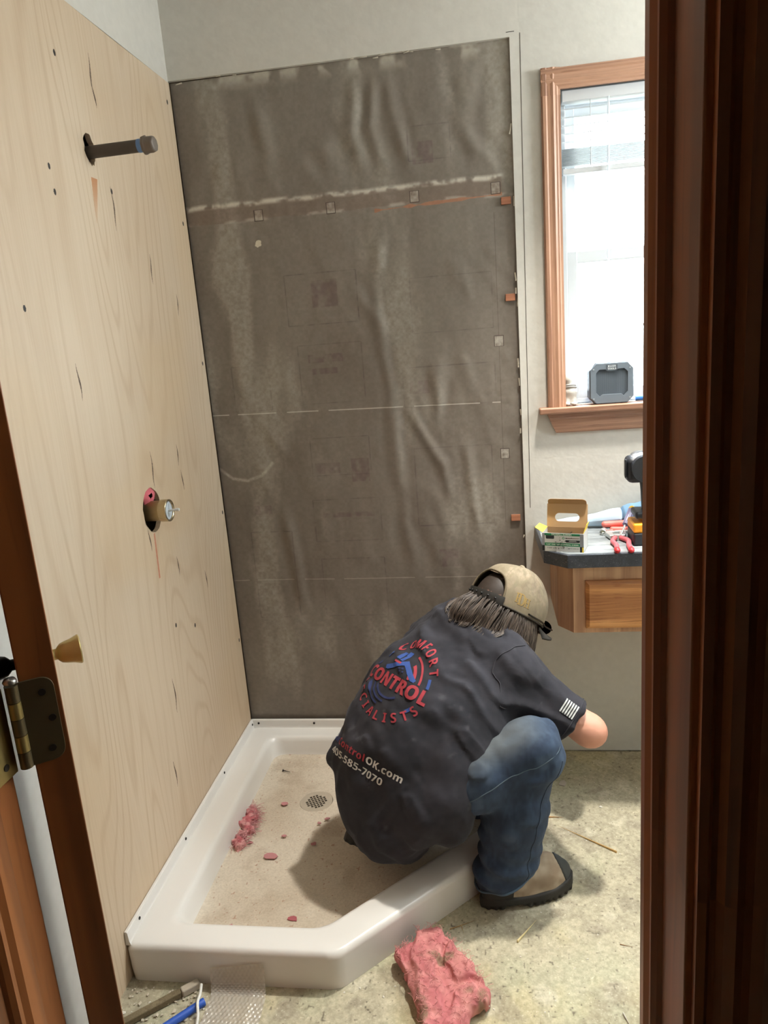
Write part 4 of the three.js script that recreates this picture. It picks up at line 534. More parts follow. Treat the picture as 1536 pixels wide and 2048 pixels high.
  sp('wood_splinter', [1.165, .497], [1.013, .385], 0.0042, 'long curved wood splinter right of the boot', 0xb5935c); sp('wood_splinter', [.98, .352], [1.045, .352], 0.0035, 'short wood splinter behind the toe of the boot', 0xbb8a55); sp('wood_splinter', [.887, .811], [.938, .740], 0.005, 'pale wood sliver on the floor in front of the boot', 0xdccb9a); sp('wood_splinter', [.728, .781], [.797, .747], 0.0022, 'thin brown splinter between boot and pink batt', 0xa5875a); sp('wood_splinter', [1.119, .806], [1.155, .814], 0.0014, 'hair-thin brown splinter near the dark jamb', 0x9a6b40); sp('wood_splinter', [.756, .768], [.764, .798], 0.0016, 'tiny yellow splinter crossing the thin brown one', 0xc9ae74);
  sp('wood_splinter', [1.094, .985], [1.105, 1.02], 0.0035, 'small white plastic-looking sliver at the foot of the dark jamb', 0xdedbd2);
  const crumbs = []; const crumbG = new THREE.IcosahedronGeometry(1, 0);
  for (let i = 0; i < 380; i++) { let x, z; if (i < 90) { x = rr(0.01, 0.22); z = rr(0.98, 1.15); } else { x = rr(0.5, 1.3); z = rr(0.05, 1.2); if (x < 0.965 && z < 0.965 && x + z < 1.47) continue; } const s = rr(0.0006, 0.0022) * (rnd() > 0.93 ? 2.2 : 1); crumbs.push(crumbG.clone().scale(s * rr(0.7, 1.6), s * 0.6, s).rotateY(rr(0, 6)).translate(x, s * 0.4, z)); }
  tag(mesh('plaster_crumbs', crumbs, mat(0xd6d1c4, 0.95)), 'small plaster crumbs scattered over the concrete', 'debris', null, 'stuff');
  const flk = thing('plaster_flake', 'grey torn paper flake on the floor below the vanity', 'scrap', [1.055, 0.001, .185]); mesh('flake', extrude(shape([[-.012, -.008], [.004, -.014], [.012, .002], [.006, .016], [-.006, .010]]), 0.002, 0.0005).rotateX(-Math.PI / 2), mat(0xb5aca0, 0.9), flk);
  const cr2 = []; for (let i = 0; i < 60; i++) { const s = rr(0.003, 0.008); cr2.push(extrude(shape([[0, 0], [s, s * .2], [s * 1.1, s], [s * .2, s * .8]]), 0.001).rotateX(-1.57 + rr(-.3, .3)).rotateY(rr(0, 6)).translate(rr(0.015, 0.2), 0.003, rr(0.985, 1.1))); }
  tag(mesh('drywall_flakes', cr2, mat(0xc2b8a6, 0.95)), 'torn drywall flakes in the corner beside the pan', 'debris', null, 'stuff');
}

// ------------------------------------------------------------------ the crouching worker
{
  const person = thing('person', 'crouching person in dark printed t-shirt, jeans, boots and tan cap, seen from behind', 'person');
  const N = [.797, .655, .435], PEL = [.605, .285, .605];
  const un = (v) => { const l = Math.hypot(...v); return v.map((c) => c / l); }, cr = (a, b) => [a[1] * b[2] - a[2] * b[1], a[2] * b[0] - a[0] * b[2], a[0] * b[1] - a[1] * b[0]], mad = (a, ...r) => { const o = [...a]; for (let i = 0; i < r.length; i += 2) for (let k = 0; k < 3; k++) o[k] += r[i][k] * r[i + 1]; return o; };
  const U = un(mad(N, PEL, -1)); let RT = un([.72, -.05, .70]); const BK = un(cr(RT, U)); RT = un(cr(U, BK));      // spine up, right, back outwards
  const SR = [.888, .54, .513], SL = [.69, .535, .305], EL = [1.083, .412, .572], WR = [.985, .375, .37], EL2 = [.87, .42, .17], WR2 = [1.02, .355, .28];
  const HR = [.635, .265, .69], HL = [.575, .255, .545], KR = [.935, .405, .65], AR = [.863, .10, .672], KL = [.87, .125, .365], AL = [.525, .105, .545];
  const FH = un([.64, -.50, -.58]), UH = un([.37, .865, -.337]), RH = un(cr(FH, UH)), HC = [.898, .648, .380];
  // ---- body: head, neck, arms, legs as one skin
  const headF = join([ecap(mad(HC, UH, .02, FH, -.012), mad(HC, UH, .0, FH, .01), .098, .095, RH, .80), cap(mad(HC, FH, .045, UH, -.05), mad(HC, FH, .055, UH, -.085), .046, .036), cap(mad(HC, FH, .092, UH, -.005), mad(HC, FH, .108, UH, -.038), .010, .015), cap(mad(HC, FH, .095, UH, -.068), mad(HC, FH, .090, UH, -.068), .014), cap(mad(HC, RH, .075, UH, -.01, FH, -.005), mad(HC, RH, .08, UH, -.035, FH, 0), .012), cap(mad(HC, RH, -.075, UH, -.01, FH, -.005), mad(HC, RH, -.08, UH, -.035, FH, 0), .012)], .025);
  const bodyF = join([headF, cap(mad(HC, UH, -.06, FH, -.03), mad(N, BK, -.045), .052, .058), ecap(mad(N, BK, -.06, U, -.06), mad(PEL, U, .1), .13, .12, BK, .6), cap(SR, SL, .04), cap(SR, EL, .046, .036), cap(EL, WR, .034, .024), cap(mad(EL, [1, -.5, .1], .012), mad(EL, [1, -.55, .1], .017), .024), cap(SL, EL2, .046, .037), cap(EL2, WR2, .036, .025), ecap(PEL, mad(PEL, U, .1), .12, .12, BK, .7), cap(HR, KR, .075, .052), cap(KR, AR, .05, .035), cap(HL, KL, .075, .052), cap(KL, AL, .05, .035)], .03);
  const skin = (x, y, z) => { const e = Math.hypot(x - EL[0] - .012, y - EL[1] + .01, z - EL[2]), n = fbm3(x * 50, y * 50, z * 50, 2); let c = mix3([214, 160, 136], [200, 142, 120], n); c = mix3(c, [206, 122, 104], .6 * ss(.05, .015, e)); const f = mad([x, y, z], HC, -1), a = f[0] * RH[0] + f[1] * RH[1] + f[2] * RH[2], b = f[0] * UH[0] + f[1] * UH[1] + f[2] * UH[2], d = f[0] * FH[0] + f[1] * FH[1] + f[2] * FH[2]; if (b > .012 - .25 * d && d < .085) return [52, 42, 36]; if (d > .07) { if (Math.hypot(Math.abs(a) - .031, (b + .005) * 1.9) < .012) c = [60, 44, 36]; if (Math.abs(a) < .022 && Math.abs(b + .068) < .006) c = [168, 92, 84]; } return c; };
  const clip = (p, w, k) => (x, y, z) => Math.hypot(x - w[0], y - w[1], z - w[2]) - k;
  const bodyG = nets([.42, .03, .08], [1.2, .86, .84], .008, bodyF);
  // hands: palm, four curled fingers, thumb
  const hand = (w, e, side) => {
    const f = un(mad(w, e, -1)), s = un(cr(f, [0, 1, 0])), dn = cr(s, f), sd = side, list = [];
    const P = (a, b, c) => mad(w, f, a, s, b * sd, dn, c);
    list.push(ecap(P(-.02, 0, 0), P(.02, 0, 0), .026, .034, dn.map((v) => v), .6), ecap(P(.02, 0, 0), P(.065, 0, 0), .036, .038, dn, .42));
    const fl = [.040, .045, .041, .032]; for (let i = 0; i < 4; i++) { const o = (i - 1.5) * .0195, b0 = P(.078, o, -.002), b1 = P(.078 + fl[i] * .8, o * 1.05, -.016), b2 = P(.078 + fl[i] * 1.05, o * 1.02, -.042), b3 = P(.074 + fl[i] * .75, o, -.058); list.push(cap(b0, b1, .0092, .0086), cap(b1, b2, .0086, .0078), cap(b2, b3, .0078, .0068)); }
    const t0 = P(.018, .03, -.008), t1 = P(.052, .052, -.022), t2 = P(.082, .044, -.042); list.push(cap(t0, t1, .0125, .0105), cap(t1, t2, .0105, .0085));
    const F = join(list, .007), c = P(.05, 0, -.02), r = .12; return nets([c[0] - r, c[1] - r, c[2] - r], [c[0] + r, c[1] + r, c[2] + r], .003, F);
  };
  const skinG = (g) => colors(g.index ? g.toNonIndexed() : g, skin);
  const parts = [bodyG, hand(WR, EL, 1), hand(WR2, EL2, -1)].map(skinG); const all = mergeGeometries(parts.map((g) => { g.deleteAttribute('uv'); return g; }));
  mesh('body', all, phys({ vertexColors: true, roughness: 0.55, sheen: 0.2 }), person);
  // ---- t-shirt
  const fold = (x, y, z) => {
    // creases pulled from the shoulder blade towards the sleeve and hip
    const q = mad([x, y, z], SR, -1), a = q[0] * U[0] + q[1] * U[1] + q[2] * U[2], b = q[0] * RT[0] + q[1] * RT[1] + q[2] * RT[2], c = q[0] * BK[0] + q[1] * BK[1] + q[2] * BK[2];
    const near = ss(.34, .02, Math.hypot(a, b * .8));
    const w1 = Math.sin((a * 1.0 + b * .35) * 95 + 5 * n3(x * 9, y * 9, z * 9)), low = ss(-.25, -.5, a);
    const w2 = fbm3(x * 16 + 4, y * 9, z * 16, 3) - .5, w3 = Math.sin((b * .9 - a * .35) * 60 + 6 * n3(x * 7 + 9, y * 7, z * 7));
    return -.0075 * near * Math.pow(Math.abs(Math.sin((a * 1.0 + b * .35) * 42 + 4 * n3(x * 9, y * 9, z * 9))), 4) * (0.2 + 1.3 * n3(x * 13, y * 13, z * 13)) + .014 * w2 - .008 * low * Math.pow(Math.abs(w3), 3) * n3(x * 11, y * 11, z * 11) - .006 * ss(.55, .8, n3(x * 22 + y * 14, y * 9, z * 22)) + .0018 * (fbm3(x * 45, y * 45, z * 45, 2) - .5);
  };
  const T1 = [.765, .555, .435], T2 = [.668, .452, .525], T2b = [.625, .365, .575];
  const hemR = mad(SR, un(mad(EL, SR, -1)), .182), armD = un(mad(EL, SR, -1));
  const shirtBase = join([
    ecap(T1, T2, .148, .165, BK, .66), ecap(T2, T2b, .165, .165, BK, .74), ecap(T2b, mad(PEL, U, -.02), .165, .15, BK, .84),
    cap(mad(N, BK, -.045, U, -.015), T1, .052, .085), cap(SR, SL, .058, .055), cap(mad(N, BK, -.05, U, -.05), SR, .06, .062),
    cap(mad(PEL, U, -.04), [.585, .195, .672], .12, .072),                                           // tail over the seat
    cap([.50, .36, .60], [.438, .350, .60], .060, .012),                                              // bagged-out back hem
    cap([.80, .46, .60], [.752, .325, .715], .085, .058),                                             // front panel along the thigh
    cap([.70, .28, .72], [.735, .25, .725], .062, .040)
  ], .07);
  const sleeve = (S, E, D, L) => join([cap(S, mad(S, D, L), .066, .055), cap(mad(S, [0, -1, 0], .045, D, .02), mad(S, D, L * .95, [0, -1, 0], .02), .062, .046)], .04);
  const D2 = un(mad(EL2, SL, -1)), slR = sleeve(SR, EL, armD, .225), slL = sleeve(SL, EL2, D2, .18);
  const dotp = (p, o, d) => (p[0] - o[0]) * d[0] + (p[1] - o[1]) * d[1] + (p[2] - o[2]) * d[2];
  const shirtF0 = (x, y, z) => {
    const cutR = dotp([x, y, z], SR, armD) - .205, cutL = dotp([x, y, z], SL, D2) - .165;
    let d = smin(shirtBase(x, y, z), smax(slR(x, y, z), cutR, .008), .05); d = smin(d, smax(slL(x, y, z), cutL, .008), .05); return d;
  };
  const armIn = cap(SR, EL, .049, .044), armIn2 = cap(SL, EL2, .049, .044), neckIn = cap(mad(N, BK, -.05, U, -.02), mad(HC, UH, -.03), .054, .06);
  const shirtF = (x, y, z) => {
    let d = shirtF0(x, y, z) + fold(x, y, z);
    const cR = dotp([x, y, z], SR, armD); if (cR > .13) d = smax(d, -armIn(x, y, z), .004); const cL = dotp([x, y, z], SL, D2); if (cL > .12) d = smax(d, -armIn2(x, y, z), .004);
    d = smax(d, -neckIn(x, y, z), .006); return d;
  };
  const shirtCol = (x, y, z) => {                                      // washed-out cotton with specks of plaster dust
    const n = fbm3(x * 14, y * 14, z * 14, 3), f = fbm3(x * 70, y * 70, z * 70, 3);
    let c = mix3([33, 33, 40], [46, 45, 52], ss(.3, .7, n * .6 + f * .4)); c = mix3(c, [120, 118, 120], .28 * ss(.72, .84, fbm3(x * 34 + 7, y * 34, z * 34, 3))); return c;
  };
  const cloth = phys({ vertexColors: true, roughness: 0.95, sheen: 0.25, sheenRoughness: 0.6, sheenColor: new THREE.Color(0x8a8a96) });
  const shirt = mesh('t_shirt', colors(nets([.36, .05, .18], [1.16, .80, .88], .0052, shirtF), shirtCol), cloth, person);
  shirt.userData.label = 'faded black t-shirt with red, blue and white back print';
  const onShirt = (pts, n, r, m, name, closed) => { const c = new THREE.CatmullRomCurve3(pts.map((p) => V(...p)), !!closed), q = c.getPoints(n).map((p) => settle(shirtF, p, .0010, 10)); mesh(name, tube(q, r, n * 2, 5, !!closed), m, shirt); };
  const thread = mat(0x3a3940, .95);
  onShirt([mad(SR, U, .075, BK, .02, RT, .035), mad(SR, U, .05, BK, .055, RT, .03), mad(SR, U, .01, BK, .07, RT, .02), mad(SR, U, -.04, BK, .065, RT, .02), mad(SR, U, -.085, BK, .045, RT, .03)], 30, .0012, thread, 'sleeve_seam');
  { const a1 = un(cr(armD, [0, 1, 0])), a2 = cr(a1, armD), q = []; for (let i = 0; i < 28; i++) { const t = i / 28 * 6.2832; q.push(mad(SR, armD, .188, a1, .066 * Math.cos(t), a2, .066 * Math.sin(t), [0, -1, 0], .01)); } onShirt(q, 56, .0011, thread, 'sleeve_hem', true); }
  { const nd = un(mad(HC, N, -1, UH, -.03)), b1 = un(cr(nd, [0, 1, 0])), b2 = cr(b1, nd), c0 = mad(N, BK, -.048, U, .002), q = []; for (let i = 0; i < 26; i++) { const t = i / 26 * 6.2832; q.push(mad(c0, b1, .066 * Math.cos(t), b2, .066 * Math.sin(t))); } onShirt(q, 52, .0045, mat(0x2e2e36, .95), 'collar', true); }
  // prints: grids laid on the cloth
  const patch = (nu, nv, at, m, name, parent) => { const pos = [], uv = [], ind = []; for (let j = 0; j <= nv; j++) for (let i = 0; i <= nu; i++) { const u = i / nu, v = j / nv, [p, dir] = at(u, v); const q = V(...p); let t = .34; for (let k = 0; k < 60; k++) { const X = q.x + dir[0] * t, Y = q.y + dir[1] * t, Z = q.z + dir[2] * t, d = shirtF(X, Y, Z); if (d < .0022) break; t -= Math.max(.0008, (d - .002) * .7); } pos.push(q.x + dir[0] * t, q.y + dir[1] * t, q.z + dir[2] * t); uv.push(u, v); } for (let j = 0; j < nv; j++) for (let i = 0; i < nu; i++) { const a = j * (nu + 1) + i; ind.push(a, a + 1, a + nu + 1, a + 1, a + nu + 2, a + nu + 1); } const g = new THREE.BufferGeometry(); g.setAttribute('position', new THREE.Float32BufferAttribute(pos, 3)); g.setAttribute('uv', new THREE.Float32BufferAttribute(uv, 2)); g.setIndex(ind); g.computeVertexNormals(); return mesh(name, g, m, parent); };
  const wear = (x, w, h, n) => { x.globalCompositeOperation = 'destination-out'; for (let i = 0; i < n; i++) { x.globalAlpha = rr(.15, .6); x.fillRect(rr(0, w), rr(0, h), rr(1, 9), rr(1, 5)); } x.globalAlpha = 1; x.globalCompositeOperation = 'source-over'; };
  const logo = canvasTex(1024, 1024, (x, w, h) => {
    x.clearRect(0, 0, w, h); const C = 512, red = '#98303a', blue = '#2b4684', dk = '#222c58';
    const arcText = (t, R, a0, a1, size, inside) => { x.font = `bold ${size}px sans-serif`; x.textAlign = 'center'; x.textBaseline = 'middle'; x.fillStyle = red; for (let i = 0; i < t.length; i++) { const a = lerp(a0, a1, i / (t.length - 1)); x.save(); x.translate(C + R * Math.cos(a), C + R * Math.sin(a)); x.rotate(inside ? a - Math.PI / 2 : a + Math.PI / 2); x.fillText(t[i], 0, 0); x.restore(); } };
    const arc = (R, a0, a1, lw, col) => { x.strokeStyle = col; x.lineWidth = lw; x.beginPath(); x.arc(C, C, R, a0, a1); x.stroke(); };
    arc(400, -.35, .25, 34, blue); arc(400, .55, .72, 34, blue); arc(400, 2.75, 3.35, 30, dk); arc(400, 3.55, 3.75, 30, blue);
    arc(335, 1.7, 3.0, 20, dk); arc(285, 1.5, 3.0, 20, dk); arc(235, .9, 3.0, 22, dk);
    arc(300, -1.35, .12, 24, red); arc(225, -1.05, .06, 34, red); arc(165, -.75, .0, 26, red);
    x.fillStyle = blue; x.beginPath(); x.moveTo(270, 440); x.lineTo(520, 300); x.lineTo(760, 450); x.lineTo(740, 500); x.lineTo(520, 362); x.lineTo(300, 492); x.closePath(); x.fill(); x.fillStyle = red; x.fillRect(350, 345, 110, 22);
    x.fillStyle = blue; x.fillRect(330, 232, 62, 92); x.fillRect(400, 208, 74, 52); x.beginPath(); x.moveTo(420, 258); x.lineTo(474, 258); x.lineTo(450, 330); x.lineTo(404, 330); x.closePath(); x.fill(); x.fillStyle = dk; for (const [a, b] of [[480, 400], [520, 390], [500, 425], [545, 420]]) x.fillRect(a, b, 22, 18);
    arcText('COMFORT', 432, -2.32, -.52, 150, false); arcText('SPECIALISTS', 440, 2.93, .52, 134, true);
    x.globalCompositeOperation = 'destination-out'; x.fillRect(20, 478, 984, 182); x.globalCompositeOperation = 'source-over';
    x.fillStyle = red; x.font = 'bold 196px sans-serif'; x.textAlign = 'center'; x.textBaseline = 'middle'; x.fillText('CONTROL', C, 572, 960); x.strokeStyle = red; x.lineWidth = 8; x.strokeText('CONTROL', C, 572, 960);
    wear(x, w, h, 900);
  });
  const lines = canvasTex(1024, 300, (x, w, h) => { x.clearRect(0, 0, w, h); x.textBaseline = 'middle'; x.font = 'bold 120px sans-serif'; const segs = [['Air', '#2a3768'], ['Control', '#942c34'], ['OK.com', '#c9c7c2']]; const W = segs.reduce((a, [t]) => a + x.measureText(t).width, 0); let X = (w - Math.min(W, 980)) / 2; const k = Math.min(1, 980 / W); x.save(); x.translate(X, 78); x.scale(k, 1); X = 0; for (const [t, c] of segs) { x.fillStyle = c; x.textAlign = 'left'; x.fillText(t, X, 0); X += x.measureText(t).width; } x.restore(); x.textAlign = 'center'; x.fillStyle = '#c4c2bd'; x.font = 'bold 116px sans-serif'; x.fillText('405-585-7070', w / 2 - 40, 222, 800); wear(x, w, h, 160); });
  const ink = (t) => new THREE.MeshStandardMaterial({ map: t, transparent: true, alphaTest: 0.4, roughness: 0.85 });
  const axis0 = mad(PEL, U, 0, BK, -.02), R0 = .15;
  const wrap = (uc, vc, w, h) => (u, v) => { const s = uc + (u - .5) * w, t = vc + (v - .5) * h, a = s / R0; return [mad(axis0, U, t), un(mad([0, 0, 0], BK, Math.cos(a), RT, Math.sin(a)))]; };
  patch(60, 60, wrap(-.018, .243, .228, .238), ink(logo), 'back_print', shirt);
  patch(50, 24, wrap(-.004, .024, .225, .06), ink(lines), 'back_print', shirt);
  const flag = canvasTex(256, 160, (x) => { x.fillStyle = '#26262c'; x.fillRect(0, 0, 256, 160); x.fillStyle = '#cfd2d0'; for (let i = 0; i < 6; i++) x.fillRect(i * 46, 0, 25, 160); });
  { const side = un(cr(armD, [0, 1, 0])).map((v) => -v), upD = un(cr(side, armD)); const o = un(mad([0, 0, 0], [.25, .55, .8], 1)); const fu = un(cr(armD, o)), fo = un(cr(fu, armD)); const out = fo[2] < 0 ? fo.map((v) => -v) : fo, tang = un(cr(out, armD)); patch(16, 12, (u, v) => { const a = (v - .5) * .6; return [mad(SR, armD, .172 + (u - .5) * .036), un(mad([0, 0, 0], out, Math.cos(a), tang, Math.sin(a)))]; }, new THREE.MeshStandardMaterial({ map: flag, roughness: .8 }), 'sleeve_flag', shirt); }
  // ---- jeans
  const jeansBase = join([ecap(PEL, mad(PEL, U, .06), .11, .10, BK, .7), cap(HR, mad(HR, un(mad(KR, HR, -1)), .2), .072, .082), cap(mad(HR, un(mad(KR, HR, -1)), .2), KR, .082, .070), cap(KR, mad(KR, un(mad(AR, KR, -1)), .18), .072, .072), cap(mad(KR, un(mad(AR, KR, -1)), .18), [.862, .075, .679], .072, .074), cap(HL, KL, .09, .068), cap(KL, AL, .066, .060)], .035);
  const shinD = un(mad(AR, KR, -1)), thD = un(mad(KR, HR, -1));
  const jf = (x, y, z) => { const a = dotp([x, y, z], KR, shinD), b = dotp([x, y, z], HR, thD), knee = Math.hypot(x - KR[0], y - KR[1], z - KR[2]); const low = ss(.17, .3, a) * (y < .2 ? 1 : 0), back = ss(.16, .05, knee); return -.0045 * low * Math.sin(a * 150 + 4 * n3(x * 14, y * 5, z * 14)) * (.5 + n3(x * 10, y * 10, z * 10)) + .0035 * back * Math.sin((a * .8 + b * .6) * 120 + 4 * n3(x * 9, y * 9, z * 9)) + -.006 * ss(.5, .8, n3(x * 16, y * 30, z * 16)) + .012 * (fbm3(x * 15, y * 15, z * 15, 3) - .5) + .003 * (fbm3(x * 50, y * 40, z * 50, 2) - .5); };
  const hemY = .070, jeansF = (x, y, z) => smax(jeansBase(x, y, z) + jf(x, y, z), (z > .58 || x > .8) && x > .76 ? hemY - y + .30 * (x - .84) : -1, .01);
  const jeansCol = (x, y, z) => { const b = dotp([x, y, z], HR, thD), q = mad([x, y, z], HR, -1), up = q[1] - b * thD[1], knee = Math.hypot(x - KR[0], y - KR[1], z - KR[2]), n = fbm3(x * 26, y * 26, z * 26, 3), f = fbm3(x * 160, y * 60, z * 160, 2); let c = mix3([34, 47, 67], [48, 64, 86], ss(.3, .7, n * .6 + f * .4)); const wornTop = ss(.02, .07, up + .03 * (n - .5)) * ss(.02, .12, b) * ss(.46, .3, b) * (z > .55 ? 1 : 0); c = mix3(c, [104, 106, 104], .75 * wornTop); c = mix3(c, [92, 106, 122], .35 * ss(.6, .8, n)); c = mix3(c, [104, 114, 122], .4 * ss(.08, .04, knee) * n); return c; };
  const denim = phys({ vertexColors: true, roughness: 0.92, sheen: 0.15, sheenColor: new THREE.Color(0x8fa2b8), bumpMap: null });
  const jeans = mesh('jeans', colors(nets([.40, .0, .24], [1.10, .56, .86], .0055, jeansF), jeansCol), denim, person); jeans.userData.label = 'worn blue denim jeans';
  const seam = mat(0x4c5a66, .9);
  const along = (pts, off, r, n, m, name) => { const c = new THREE.CatmullRomCurve3(pts.map((p) => V(...p))), q = c.getPoints(n).map((p) => settle(jeansF, p, off)); mesh(name, tube(q, r, n * 2, 5), m, jeans); };
  along([[.68, .27, .80], [.76, .315, .775], [.84, .36, .745], [.91, .395, .72], [.99, .43, .68]], .0002, .0013, 26, seam, 'thigh_seam');
  along([[1.0, .40, .69], [.965, .30, .725], [.945, .22, .735], [.925, .14, .735], [.92, .09, .73]], .0002, .0013, 26, mat(0x2a3646, .9), 'side_seam');
  { const q = []; for (let i = 0; i < 40; i++) { const a = i / 40 * 6.2832; q.push(settle(jeansF, V(.863 + .078 * Math.cos(a), .080 + .30 * .078 * Math.cos(a), .677 + .078 * Math.sin(a)), .0006)); } mesh('cuff_hem', tube(q,   .0030, 80, 6, true), mat(0x46586a, .9), jeans); }
  // ---- boots: local x forward, y up
  const boot = (pos, turn, pitch, lab) => {
    const b = new THREE.Group(); b.name = 'boot'; b.position.set(...pos); b.rotation.set(0, turn, pitch, 'YXZ'); b.userData.label = lab; b.scale.setScalar(.9); person.add(b);
    const hw = (x) => lerp(.034, .046, ss(-.06, .10, x)) * Math.sqrt(Math.max(0, 1 - Math.pow(Math.abs((x - .062) / .136), 2.6)));
    const topY = (x) => lerp(.165, .130, ss(-.02, .10, x)) - .048 * ss(.10, .2, x) ** 1.5;
    const upper = (x, y, z) => { const w = Math.max(.001, hw(x)), t = cl((y - .02) / (topY(x) - .02)), ww = w * lerp(1, .62, t * t); return smax(smax(smax(Math.abs(z) - ww, Math.abs(x - .062) - .136, .02), y - topY(x) + .016 * (z / ww) ** 2, .055), .018 - y, .006) + .006 * (fbm3(x * 24, y * 24, z * 24, 3) - .5); };
    const g = nets([-.09, 0, -.07], [.215, .18, .07], .0042, upper);
    mesh('leather_upper', colors(g, (x, y, z) => { const n = fbm3(x * 30, y * 30, z * 30, 3); return mix3([138, 120, 101], [168, 152, 132], ss(.3, .7, n)); }), mat(0xffffff, .85, { vertexColors: true }), b);
    const rub = mat(0x34383a, .6), blk = mat(0x24221f, .7);
    const capF = (x, y, z) => smax(upper(x, y, z) - .0035, Math.max(.152 + .016 * (1 - y / .07) - x + .35 * z * z * 20, -9), .004); mesh('toe_cap', nets([.10, 0, -.07], [.215, .14, .07], .0042, capF), rub, b);
    const heelF = (x, y, z) => smax(upper(x, y, z) - .003, Math.max(x + .0 - .02 * (y / .1), y - .062), .004); mesh('heel_counter', nets([-.09, 0, -.07], [.04, .09, .07], .0042, heelF), blk, b);
    const soleF = (x, y, z) => { const w = Math.max(.001, hw(x)) + .006, arch = .012 * ss(-.03, 0, x) * ss(.05, .02, x), lug = Math.abs(z) > w - .013 && y < .016 ? .0046 * (Math.sin(x * 330) > 0.1 ? 1 : 0) : 0; return smax(Math.max(Math.abs(z) - w + lug, Math.abs(x - .062) - .139), smax(y - .036 - .012 * ss(.12, .2, x), arch - y, .004), .008); };
    mesh('sole', nets([-.10, -.008, -.07], [.222, .06, .07], .004, soleF), blk, b);
  };
  boot([.866, .0005, .680], .38, 0, 'worn tan leather work boot with black rubber toe');
  boot([.503, .085, .588], .50, -.42, 'dark boot heel under the shirt tail');
  // ---- hair
  const hairV = join([ecap(mad(HC, UH, .01, FH, -.022), mad(HC, UH, -.03, FH, -.01), .105, .103, RH, .86), cap(mad(HC, UH, -.05, FH, -.05), mad(N, BK, .008, U, .02), .075, .040), cap(mad(HC, RH, .045, UH, -.04, FH, -.01), mad(HC, RH, .05, FH, .02, [0, -1, 0], .11), .05, .032), cap(mad(HC, RH, -.045, UH, -.04, FH, -.01), mad(HC, RH, -.05, FH, .02, [0, -1, 0], .11), .05, .032)], .03);
  const hairF = (x, y, z) => { const q = mad([x, y, z], HC, -1), u = q[0] * UH[0] + q[1] * UH[1] + q[2] * UH[2], f = q[0] * FH[0] + q[1] * FH[1] + q[2] * FH[2]; return smax(hairV(x, y, z) + .35 * Math.max(0, u), Math.max(f - .055 - .2 * (u + .05), u - .09), .01); };
  const hcol = [[58, 48, 42], [76, 65, 57], [94, 82, 72], [46, 39, 35], [116, 102, 90]];
  const hair = mesh('hair', nets([.72, .50, .20], [1.08, .86, .56], .006, (x, y, z) => hairF(x, y, z) + .006), mat(0x2a211c, .8), person); hair.userData.label = 'shoulder-length brown hair';
  const locks = hcol.map(() => []);
  for (let i = 0; i < 950; i++) {
    const th = rr(-2.55, 2.55) + Math.PI, dirr = mad([0, 0, 0], FH, Math.cos(th), RH, Math.sin(th)); if (dirr[2] < -.55 && rnd() < .5) continue;
    let p = V(...mad(HC, dirr, .1, UH, rr(-.045, .03))); settle(hairF, p, .001, 4);
    let hit = 0; const pts = [p.clone()], wv = rr(0, 6), n = 9, L = rr(.55, 1.25), bk = -Math.cos(th);
    for (let k = 0; k < n; k++) { const g = V(0, -1, 0).multiplyScalar(.25 + .09 * k).addScaledVector(V(...UH), -1.0 + .05 * k).addScaledVector(V(...FH), bk > 0 ? -.85 * bk : -.05 * k); g.normalize(); p.addScaledVector(g, .0195 * L); p.x += .0016 * Math.sin(wv + k * 1.3); p.z += .0016 * Math.cos(wv + k); const d = hairF(p.x, p.y, p.z); if (d < .0015) settle(hairF, p, rr(.0005, .004), 3); else if (d > .012) p.addScaledVector(grad(hairF, p), -(d - .012) * .7); const sd = shirtF0(p.x, p.y, p.z); if (sd < .004) { p.addScaledVector(grad(shirtF0, p), .005 - sd); if (++hit > 0 && pts.length > 2) { pts.push(p.clone()); break; } } pts.push(p.clone()); }
    const r0 = rr(.0011, .0023), c = new THREE.CatmullRomCurve3(pts), g = new THREE.TubeGeometry(c, 14, r0, 4); { const q = g.attributes.position; for (let s = 0; s <= 14; s++) { const P = c.getPointAt(s / 14), f = .25 + .75 * Math.sin(Math.min(1, (1 - s / 14) * 2.2 + .02) * Math.PI / 2); for (let k = 0; k <= 4; k++) { const id = s * 5 + k; q.setXYZ(id, lerp(P.x, q.getX(id), f), lerp(P.y, q.getY(id), f), lerp(P.z, q.getZ(id), f)); } } }
    locks[Math.floor(rnd() * rnd() * 5)].push(g);
  }
  locks.forEach((l, i) => { if (l.length) { const o = mesh('hair_strands', l, mat(new THREE.Color().setRGB(...hcol[i].map((v) => v / 255), THREE.SRGBColorSpace), .5), hair); o.userData.kind = 'stuff'; } });
  // ---- cap
  {
    const c = new THREE.Group(); c.name = 'cap'; c.userData.label = 'dirty tan snapback cap with embroidered monogram'; person.add(c);
    const O = mad(HC, UH, .012, FH, -.004), nT = 96, nP = 26, A = .114, B = .096, Hh = .124;
    const surf = (th, ph, off = 0) => { const cp = Math.pow(Math.cos(ph), .8), sp = Math.sin(ph), fr = Math.cos(th), k = 1 + .02 * Math.sin(th * 5 + 1) * cp * sp; const rim = -.012 * fr - .004; const lift = fr > 0 ? .014 * fr * sp * (1 - sp) * 4 : 0; return V(...mad(O, FH, (A + off) * cp * fr * k + lift, RH, (B + off) * cp * Math.sin(th) * k, UH, (Hh + off) * sp * (.94 + .05 * n3(th * 2, ph * 3, 1)) + rim * (1 - sp))); };
